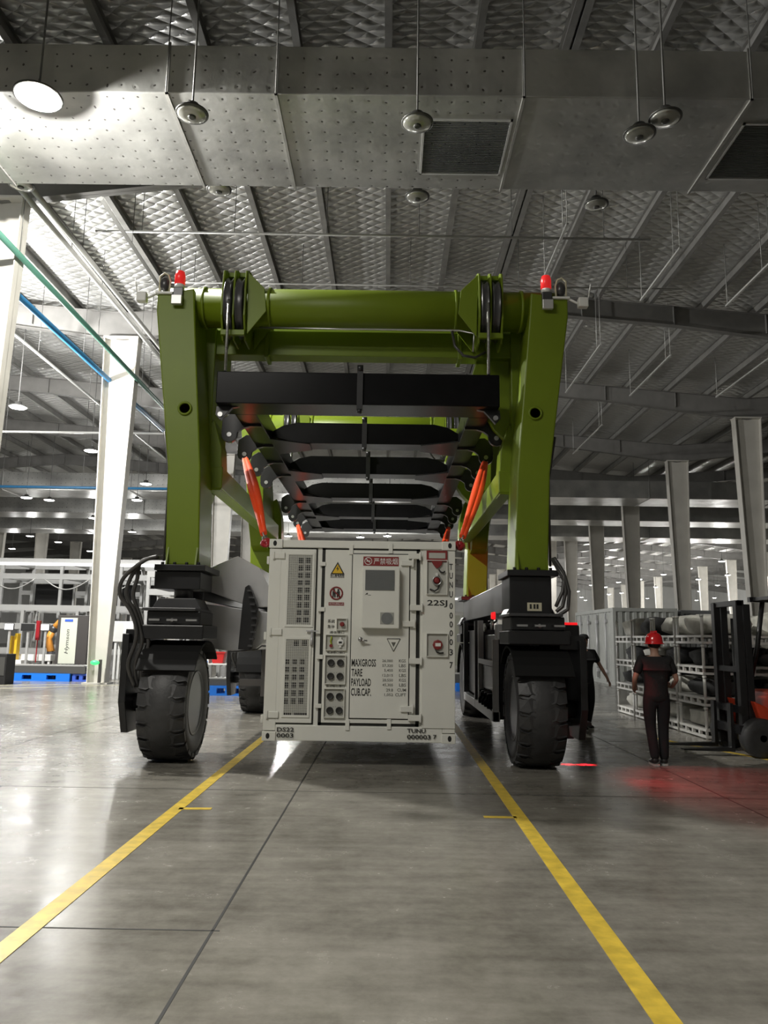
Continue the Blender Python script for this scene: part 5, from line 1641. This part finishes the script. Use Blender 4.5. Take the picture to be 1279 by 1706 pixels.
# ================================================================== FORKLIFT
fx, fy = 5.6, 11.4
fl = thing('forklift', (6.6, 12.0, 0), 'red and black forklift truck at the right edge by the post pallets', 'forklift')
y0, y1 = 11.45, 12.55
b = MB().prism([(5.72, 0.80), (5.98, 0.68), (6.02, 0.92), (6.75, 0.92), (6.8, 1.05), (7.75, 1.1), (8.05, 0.95), (8.1, 0.3), (7.6, 0.18), (6.1, 0.16), (5.9, 0.2)], 'y', y0, y1)
b.build('body', 'forkred', fl, 0.03)
for x, r in ((5.8, 0.28), (7.7, 0.27)):
    for y in (y0 - 0.06, y1 - 0.16):
        w = MB().lathe([(r * 0.55, 0), (r * 0.92, 0.0), (r, 0.04), (r, 0.18), (r * 0.92, 0.22), (r * 0.55, 0.22)], (x, y, r), 'y', 28).build('wheel', 'rubber', fl)
        MB().lathe([(r * 0.56, 0.02), (r * 0.5, 0.06), (0.08, 0.04), (0.05, 0.0)], (x, y, r), 'y', 20).build('hub', 'charcoal', w)
for y in (y0 + 0.1, y1 - 0.22):
    b = MB().box((5.58, y, 0.12), (5.68, y + 0.12, 2.25)).box((5.7, y + 0.02, 0.12), (5.8, y + 0.1, 2.2))
    b.build('mast_channel', 'black', fl, 0.006)
b = MB().box((5.6, y0 + 0.1, 2.18), (5.7, y1 - 0.1, 2.26)).box((5.6, y0 + 0.2, 1.2), (5.66, y1 - 0.2, 1.28)).box((5.52, y0 + 0.05, 0.32), (5.58, y1 - 0.05, 0.45)).box((5.52, y0 + 0.05, 0.62), (5.58, y1 - 0.05, 0.72))
b.rod((5.74, 12.0, 0.2), (5.74, 12.0, 2.0), 0.05, seg=12)
b.build('mast_crossbars', 'black', fl)
for y in (y0 + 0.2, y1 - 0.32):
    MB().prism([(4.75, 0.07), (5.5, 0.06), (5.5, 0.75), (5.46, 0.75), (5.45, 0.12), (4.75, 0.09)], 'y', y, y + 0.12).build('fork', 'black', fl)
b = MB()
for y in (y0 + 0.05, y1 - 0.13):
    b.tube([(6.12, y + 0.04, 0.9), (6.3, y + 0.04, 1.6), (6.42, y + 0.04, 2.3)], 0.04, 8)
    b.tube([(7.55, y + 0.04, 1.0), (7.5, y + 0.04, 2.3)], 0.04, 8)
    b.box((6.2, y, 2.28), (7.6, y + 0.08, 2.36))
for i in range(6):
    b.box((6.25 + 0.25 * i, y0 + 0.1, 2.3), (6.3 + 0.25 * i, y1 - 0.1, 2.35))
b.build('overhead_guard', 'black', fl)
b = MB().box((6.95, y0 + 0.3, 1.08), (7.4, y1 - 0.3, 1.22)).prism([(7.35, 1.2), (7.47, 1.2), (7.55, 1.75), (7.45, 1.75)], 'y', y0 + 0.32, y1 - 0.32)
b.build('seat', 'shirt', fl, 0.03)
b = MB().rod((6.35, 12.0, 0.95), (6.6, 12.0, 1.35), 0.035, seg=10)
b.tube([(6.62 - 0.08 * math.sin(2 * PI * k / 20), 12.0 + 0.17 * math.cos(2 * PI * k / 20), 1.36 + 0.15 * math.sin(2 * PI * k / 20)) for k in range(21)], 0.014, 6)
b.build('steering_wheel', 'black', fl)
MB().box((6.3, y0 - 0.02, 1.55), (6.38, y0 + 0.03, 1.72)).build('work_light', 'whiteplastic', fl, 0.01)
fl.location.x -= 0.4

# ================================================================== FAR CONTAINERS ON THE RIGHT
def far_container(x0, y0, w, L, h, label, m):
    t = thing('shipping_container', (x0 + w / 2, y0 + L / 2, 0), label, 'container')
    b = MB()
    for xx in (x0, x0 + w - 0.12):
        for yy in (y0, y0 + L - 0.12):
            b.box((xx, yy, 0), (xx + 0.12, yy + 0.12, h))
    for zz in (0, h - 0.14):
        b.box((x0 + 0.12, y0, zz), (x0 + w - 0.12, y0 + 0.12, zz + 0.14)).box((x0 + 0.12, y0 + L - 0.12, zz), (x0 + w - 0.12, y0 + L, zz + 0.14))
        b.box((x0, y0 + 0.12, zz), (x0 + 0.12, y0 + L - 0.12, zz + 0.14)).box((x0 + w - 0.12, y0 + 0.12, zz), (x0 + w, y0 + L - 0.12, zz + 0.14))
    b.build('frame', m, t)
    n = 14
    st = (L - 0.24) / n
    b = MB()
    line = []
    for i in range(n):
        y = y0 + 0.12 + st * i
        line += [(x0 + 0.09, y), (x0 + 0.09, y + st * 0.3), (x0 + 0.03, y + st * 0.42), (x0 + 0.03, y + st * 0.9)]
    line.append((x0 + 0.09, y0 + L - 0.12))
    b.prism(line + [(p[0] + 0.02, p[1]) for p in line[::-1]], 'z', 0.14, h - 0.14)
    b.build('side_wall', m, t)
    b = MB()
    n = 8
    st = (w - 0.24) / n
    line = []
    for i in range(n):
        x = x0 + 0.12 + st * i
        line += [(x, y0 + 0.09), (x + st * 0.3, y0 + 0.09), (x + st * 0.42, y0 + 0.03), (x + st * 0.9, y0 + 0.03)]
    line.append((x0 + w - 0.12, y0 + 0.09))
    b.prism(line + [(p[0], p[1] + 0.02) for p in line[::-1]], 'z', 0.14, h - 0.14)
    b.build('end_wall', m, t)
    MB().box((x0 + 0.1, y0 + 0.1, h - 0.05), (x0 + w - 0.05, y0 + L - 0.1, h - 0.02)).build('roof', m, t)
    b = MB()
    for i in range(4):
        y = y0 + L * (0.16 + 0.22 * i)
        b.rod((x0 - 0.03, y, 0.2), (x0 - 0.03, y, h - 0.2), 0.03, seg=8)
        for z in (0.5, h - 0.5):
            b.box((x0 - 0.06, y - 0.1, z - 0.06), (x0 + 0.02, y + 0.1, z + 0.06))
    b.build('lock_rods', 'greysteel', t)


far_container(8.7, 30.0, 2.5, 6.0, 2.95, 'pale grey shipping container with lock rods along its side, behind the post pallets', 'contgrey')
far_container(11.4, 30.2, 1.9, 6.0, 2.9, 'dark grey shipping container beside the pale grey one', 'contdark')

# ================================================================== LEFT BACKGROUND: conveyors, machines
def blue_pallet(x0, y0, w, d, label, m='blue'):
    b = MB()
    b.box((x0, y0, 0.2), (x0 + w, y0 + d, 0.26))
    for yy in (y0, y0 + d / 2 - 0.06, y0 + d - 0.12):
        b.box((x0, yy, 0.0), (x0 + w, yy + 0.12, 0.06))
        sl = min(0.32, w * 0.2)
        cuts = [x0, x0 + w * 0.3 - sl / 2, x0 + w * 0.3 + sl / 2, x0 + w * 0.7 - sl / 2, x0 + w * 0.7 + sl / 2, x0 + w]
        for i in (0, 2, 4):
            b.box((cuts[i], yy, 0.06), (cuts[i + 1], yy + 0.12, 0.2))
    return tag(b.build('plastic_pallet', m), label, 'pallet', 'blue plastic pallets')


def conveyor(x0, y0, z0, w, d, h, label):
    t = thing('roller_conveyor', (x0 + w / 2, y0 + d / 2, z0), label, 'conveyor', 'grey conveyor sections')
    b = MB().box((x0, y0, z0), (x0 + w, y0 + 0.06, z0 + h)).box((x0, y0 + d - 0.06, z0), (x0 + w, y0 + d, z0 + h)).box((x0, y0 + 0.06, z0), (x0 + w, y0 + d - 0.06, z0 + 0.05))
    b.build('side_frame', 'tray', t, 0.01)
    n = min(24, int(w / 0.14))
    b = MB()
    for i in range(n):
        x = x0 + 0.08 + (w - 0.16) * i / max(1, n - 1)
        b.rod((x, y0 + 0.07, z0 + h - 0.03), (x, y0 + d - 0.07, z0 + h - 0.03), 0.04, seg=8)
    b.build('rollers', 'alu', t)
    b = MB().box((x0 + 0.05, y0 - 0.005, z0 + h * 0.92), (x0 + w - 0.05, y0 + 0.07, z0 + h + 0.02))
    b.build('edge_strip', 'alu', t)
    return t


blue_pallet(-12.95, 26.8, 2.1, 1.1, 'bright blue plastic pallet on the floor at the far left, before the tall cabinet')
blue_pallet(-10.8, 26.9, 0.6, 1.0, 'dark blue end pallet touching the left column', 'badge')
blue_pallet(-8.6, 26.0, 1.6, 1.1, 'dim blue plastic pallet half hidden by the left front wheel')
blue_pallet(-4.9, 21.6, 1.15, 1.0, 'bright blue plastic pallet seen between the front and rear left wheels')
blue_pallet(2.2, 25.0, 1.1, 1.0, 'blue plastic pallet peeking out right of the container')
conveyor(-13.1, 26.85, 0.262, 2.75, 1.0, 0.27, 'dark grey conveyor section lying on the blue pallet at the far left')
conveyor(-8.6, 26.05, 0.262, 1.7, 1.0, 0.3, 'grey conveyor section half hidden by the left front wheel')
conveyor(-4.95, 21.7, 0.262, 1.3, 0.8, 0.2, 'pale conveyor section between the left wheels')
conveyor(2.1, 25.1, 0.262, 1.4, 0.8, 0.3, 'grey conveyor section peeking out right of the container')

cb = thing('control_cabinet', (-11.75, 29.3, 0), 'tall black control cabinet with an ivory front panel left of the column', 'cabinet')
MB().box((-12.3, 28.9, 0.45), (-11.15, 29.9, 2.3)).build('cabinet_body', 'brown', cb, 0.01)
MB().box((-12.3, 28.8, 0.0), (-11.1, 29.9, 0.45)).build('plinth', 'tray', cb, 0.01)
dr = MB().box((-12.17, 28.87, 0.52), (-11.55, 28.9, 2.2)).build('front_panel', 'ivory', cb)
MB().box((-12.02, 28.855, 2.06), (-11.72, 28.87, 2.15)).build('blue_badge', 'badge', dr, 0.004)
tx = text('Hymson', -0.45, 0.45, -0.09, 0.09, 0.0, 'greyink', dr, italic=0.2)
for v in tx.data.vertices:
    p = cb.matrix_basis @ v.co
    v.co = cb.matrix_basis.inverted() @ Vector((-11.87 - p.z, 28.865, 1.33 + p.x))


def machine_frame(x0, x1, y0, y1, h, label, shelves, led=False, nposts=4):
    t = thing('assembly_line', ((x0 + x1) / 2, (y0 + y1) / 2, 0), label, 'machine frame')
    w = 0.065
    for i in range(nposts):
        x = x0 + (x1 - x0) * i / (nposts - 1)
        for y in (y0, y1):
            MB().box((x - w, y - w, 0), (x + w, y + w, h)).build('post', 'framegrey', t)
    for z in shelves:
        b = MB()
        for y in (y0, y1):
            b.box((x0 - w, y - 0.07, z - 0.12), (x1 + w, y + 0.07, z + 0.12))
        for i in range(nposts):
            x = x0 + (x1 - x0) * i / (nposts - 1)
            b.box((x - 0.06, y0 + 0.07, z - 0.08), (x + 0.06, y1 - 0.07, z + 0.08))
        b.build('cross_rail', 'framegrey', t)
    if led:
        MB().box((x0, y0 - 0.16, h - 0.32), (x1, y0 - 0.12, h - 0.2)).build('light_strip', 'led', t)
    return t


machine_frame(-25, -9.2, 34, 37, 4.9, 'tall white machine frame with a light strip behind the left column', (4.78, 4.1, 2.7), True, 7)
machine_frame(-24, -10.5, 31.8, 33, 2.75, 'low white machine frame behind the tall cabinet', (2.65, 1.9, 0.9), False, 7)
machine_frame(-9.5, -6.9, 30.5, 32, 4.1, 'white machine frame right of the left column', (4.0, 3.3, 1.2), False, 3)
machine_frame(-21, -3, 44, 47, 5.0, 'distant white machine frame spanning behind the gantry leg', (4.9, 3.9), True, 7)
machine_frame(1.5, 8.5, 52, 55, 4.6, 'distant white machine frame right of the container', (4.5, 3.2, 1.4), True, 4)
for i, (xa, xb, lb) in enumerate(((-17.6, -15.6, 'drooping cable under the white frame, first from the left edge'), (-15.2, -13.2, 'drooping cable under the white frame, middle one'), (-12.9, -11.2, 'drooping cable under the white frame, next to the column'))):
    b = MB().tube([(xa + (xb - xa) * k / 12, 33.9, 3.99 - 0.45 * math.sin(PI * k / 12)) for k in range(13)], 0.025, 6)
    tag(b.build('festoon_cable', 'pipe'), lb, 'cable')
# black sheets added for the dark ceiling gaps above the far line
for i, (xa, xb, z0, z1, Y, lb) in enumerate(((-17.3, -15.3, 2.85, 4.0, 37.6, 'black sheet added for dark ceiling behind the first drooping cable'), (-14.6, -12.4, 2.75, 4.0, 37.6, 'black sheet added for dark ceiling behind the middle drooping cable'), (-11.9, -9.8, 2.7, 4.0, 37.6, 'black sheet added for dark ceiling behind the drooping cable by the column'))):
    t = thing('dark_ceiling_sheet', ((xa + xb) / 2, Y, 0), lb, 'panel')
    MB().box((xa, Y, z0), (xb, Y + 0.06, z1)).build('sheet', 'dark', t)
    for x in (xa, xb - 0.08):
        MB().box((x, Y - 0.03, 0), (x + 0.08, Y, z1)).build('support_post', 'alu', t)


def monitor(x, y, z, w, h, label, on):
    t = thing('monitor', (x, y, 0), label, 'monitor')
    MB().box((x - w / 2, y, z - h / 2), (x + w / 2, y + 0.06, z + h / 2)).build('casing', 'charcoal', t, 0.008)
    MB().box((x - w / 2 + 0.02, y - 0.006, z - h / 2 + 0.02), (x + w / 2 - 0.02, y, z + h / 2 - 0.02)).build('screen', 'screen' if on else 'dark', t)
    b = MB().box((x - 0.04, y + 0.06, 0.0), (x + 0.04, y + 0.12, z)).box((x - 0.3, y - 0.1, 0), (x + 0.3, y + 0.3, 0.04))
    b.build('stand', 'alu', t)


p = at(15, 1044, 29.5)
monitor(p.x, 29.5, p.z, 0.36, 0.26, 'small bright white monitor at the far left edge', True)
p = at(46, 1045, 29.5)
monitor(p.x, 29.5, p.z, 0.52, 0.28, 'dark monitor between two bright white ones', False)
p = at(75, 1045, 29.5)
monitor(p.x, 29.5, p.z, 0.34, 0.26, 'small bright white monitor near the tall cabinet', True)
ra = thing('robot_arm', (-13.45, 31.0, 0), 'orange and black robot arm just left of the tall cabinet', 'robot')
MB().lathe([(0.2, 0.0), (0.2, 0.5), (0.16, 0.6), (0.16, 0.9)], (-13.45, 31.2, 0), 'z', 18).build('base', 'charcoal', ra)
MB().tube([(-13.45, 31.2, 0.9), (-13.6, 31.2, 1.4), (-13.4, 31.15, 1.8)], [0.15, 0.14, 0.13], 12).build('lower_arm', 'robot', ra)
MB().tube([(-13.4, 31.15, 1.8), (-13.1, 31.1, 2.15), (-12.85, 31.0, 2.12)], [0.14, 0.11, 0.08], 12).build('upper_arm', 'robot', ra)
MB().ball((-13.4, 31.15, 1.8), 0.18).build('elbow_joint', 'charcoal', ra)
p = at(64, 1044, 30.2)
b = MB().box((p.x - 0.07, 30.15, 1.35), (p.x + 0.07, 30.3, 2.1)).box((p.x - 0.02, 30.2, 0.5), (p.x + 0.02, 30.24, 1.35))
t = thing('sign_post', (p.x, 30.2, 0), 'narrow red panel standing between two monitors', 'panel')
b.build('panel', 'hookred', t, 0.01)
MB().box((p.x - 0.2, 30.05, 0), (p.x + 0.2, 30.4, 0.5)).build('foot', 'tray', t, 0.01)
b = MB()
p = at(25, 1068, 30.0)
t = thing('yellow_machine', (p.x, 30.0, 0), 'small yellow machine below the dark monitor', 'machine')
MB().box((p.x - 0.2, 29.9, 0.6), (p.x - 0.08, 30.2, 1.5)).build('column', 'signyellow', t, 0.02)
MB().box((p.x + 0.02, 29.9, 0.6), (p.x + 0.12, 30.2, 1.6)).build('column', 'signyellow', t, 0.02)
MB().box((p.x - 0.4, 29.8, 0.0), (p.x + 0.4, 30.4, 0.6)).build('base', 'whiteplastic', t, 0.02)
for i, (u0, u1, Y, z0, z1, m_, lb, nm, ct) in enumerate((
        (150, 168, 28.2, 0.0, 1.55, 'whiteplastic', 'white electrical box standing right behind the left column', 'electrical_box', 'box'),
        (189, 222, 28.5, 1.35, 2.1, 'whiteplastic', 'white machine box raised on a stand right of the left column', 'machine_box', 'machine'),
        (20, 88, 30.4, 0.55, 0.8, 'whiteplastic', 'long white bench below the monitors', 'work_bench', 'bench'),
        (0, 16, 24.6, 0.0, 0.95, 'dark', 'black machine base cut by the left edge', 'floor_machine', 'machine'))):
    a, c = at(u0, 1050, Y), at(u1, 1050, Y)
    t = thing(nm, ((a.x + c.x) / 2, Y, 0), lb, ct)
    MB().box((a.x, Y, z0), (c.x, Y + 0.6, z1)).build('body', m_, t, 0.02)
    if z0 > 0:
        for x in (a.x + 0.05, c.x - 0.13):
            for y in (Y + 0.05, Y + 0.47):
                MB().box((x, y, 0), (x + 0.08, y + 0.08, z0)).build('leg', m_, t)
    else:
        MB().box((a.x + 0.05, Y - 0.01, z1 * 0.3), (c.x - 0.05, Y, z1 * 0.9)).build('door', 'ivory' if m_ != 'dark' else 'tray', t)
p = at(158, 1104, 25.6)
t = thing('status_light', p, 'glowing green status light low on the left column', 'light')
MB().ball(p, 0.10, (1.5, 0.7, 0.8)).build('glowing_dome', 'greenglow', t)
MB().box((p.x + 0.12, p.y + 0.02, 0.05), (p.x + 0.2, p.y + 0.1, p.z + 0.1)).build('bracket', 'brown', t)
# crates seen between the wheels
t = thing('plastic_crate', tuple(at(362, 1098, 27.0)), 'red plastic crate seen between the left wheels', 'crate')
p = at(362, 1105, 27.0)
b = MB().prism([(p.x - 0.18, p.z), (p.x + 0.18, p.z), (p.x + 0.24, p.z + 0.36), (p.x - 0.24, p.z + 0.36)], 'y', 27.0, 27.4)
b.build('tub', 'red', t, 0.02)
MB().box((p.x - 0.26, 26.97, p.z + 0.34), (p.x + 0.26, 27.43, p.z + 0.39)).build('rim', 'red', t)
t = thing('crate_table', (p.x - 0.1, 27.3, 0), 'pale low table under the red crate', 'table')
MB().box((p.x - 0.75, 26.8, p.z - 0.05), (p.x + 0.9, 27.9, p.z - 0.002)).build('top', 'whiteplastic', t)
for dx in (-0.7, 0.8):
    for y in (26.85, 27.8):
        MB().box((p.x + dx, y, 0), (p.x + dx + 0.06, y + 0.06, p.z - 0.05)).build('leg', 'alu', t)
t = thing('safety_post', tuple(at(326, 1090, 24.0)), 'yellow safety post above the left front tyre', 'post')
p = at(326, 1090, 24.0)
MB().box((p.x - 0.1, 24, 0), (p.x + 0.1, 24.15, p.z + 0.4)).build('post', 'signyellow', t, 0.01)
t = thing('box_on_table', tuple(at(346, 1098, 26.9)), 'white box on the low table beside the red crate', 'box')
p = at(346, 1104, 26.95)
q = at(362, 1105, 27.0)
MB().box((p.x - 0.27, 26.95, q.z), (p.x + 0.03, 27.4, q.z + 0.25)).build('carton', 'whiteplastic', t, 0.01)
MB().box((p.x - 0.24, 26.94, q.z + 0.03), (p.x + 0.0, 26.95, q.z + 0.07)).build('blue_band', 'blue', t)
# long partition and white boxes in the far background right of the container
t = thing('storage_cabinet', (4.2, 44, 0), 'white storage cabinet seen between the container and the right leg', 'cabinet')
MB().box((3.4, 44, 0), (4.9, 45, 3.2)).build('body', 'whiteplastic', t, 0.02)
MB().box((3.5, 43.98, 0.2), (4.1, 44, 3.0)).build('door', 'ivory', t)
MB().box((4.2, 43.98, 0.2), (4.8, 44, 3.0)).build('door', 'ivory', t)
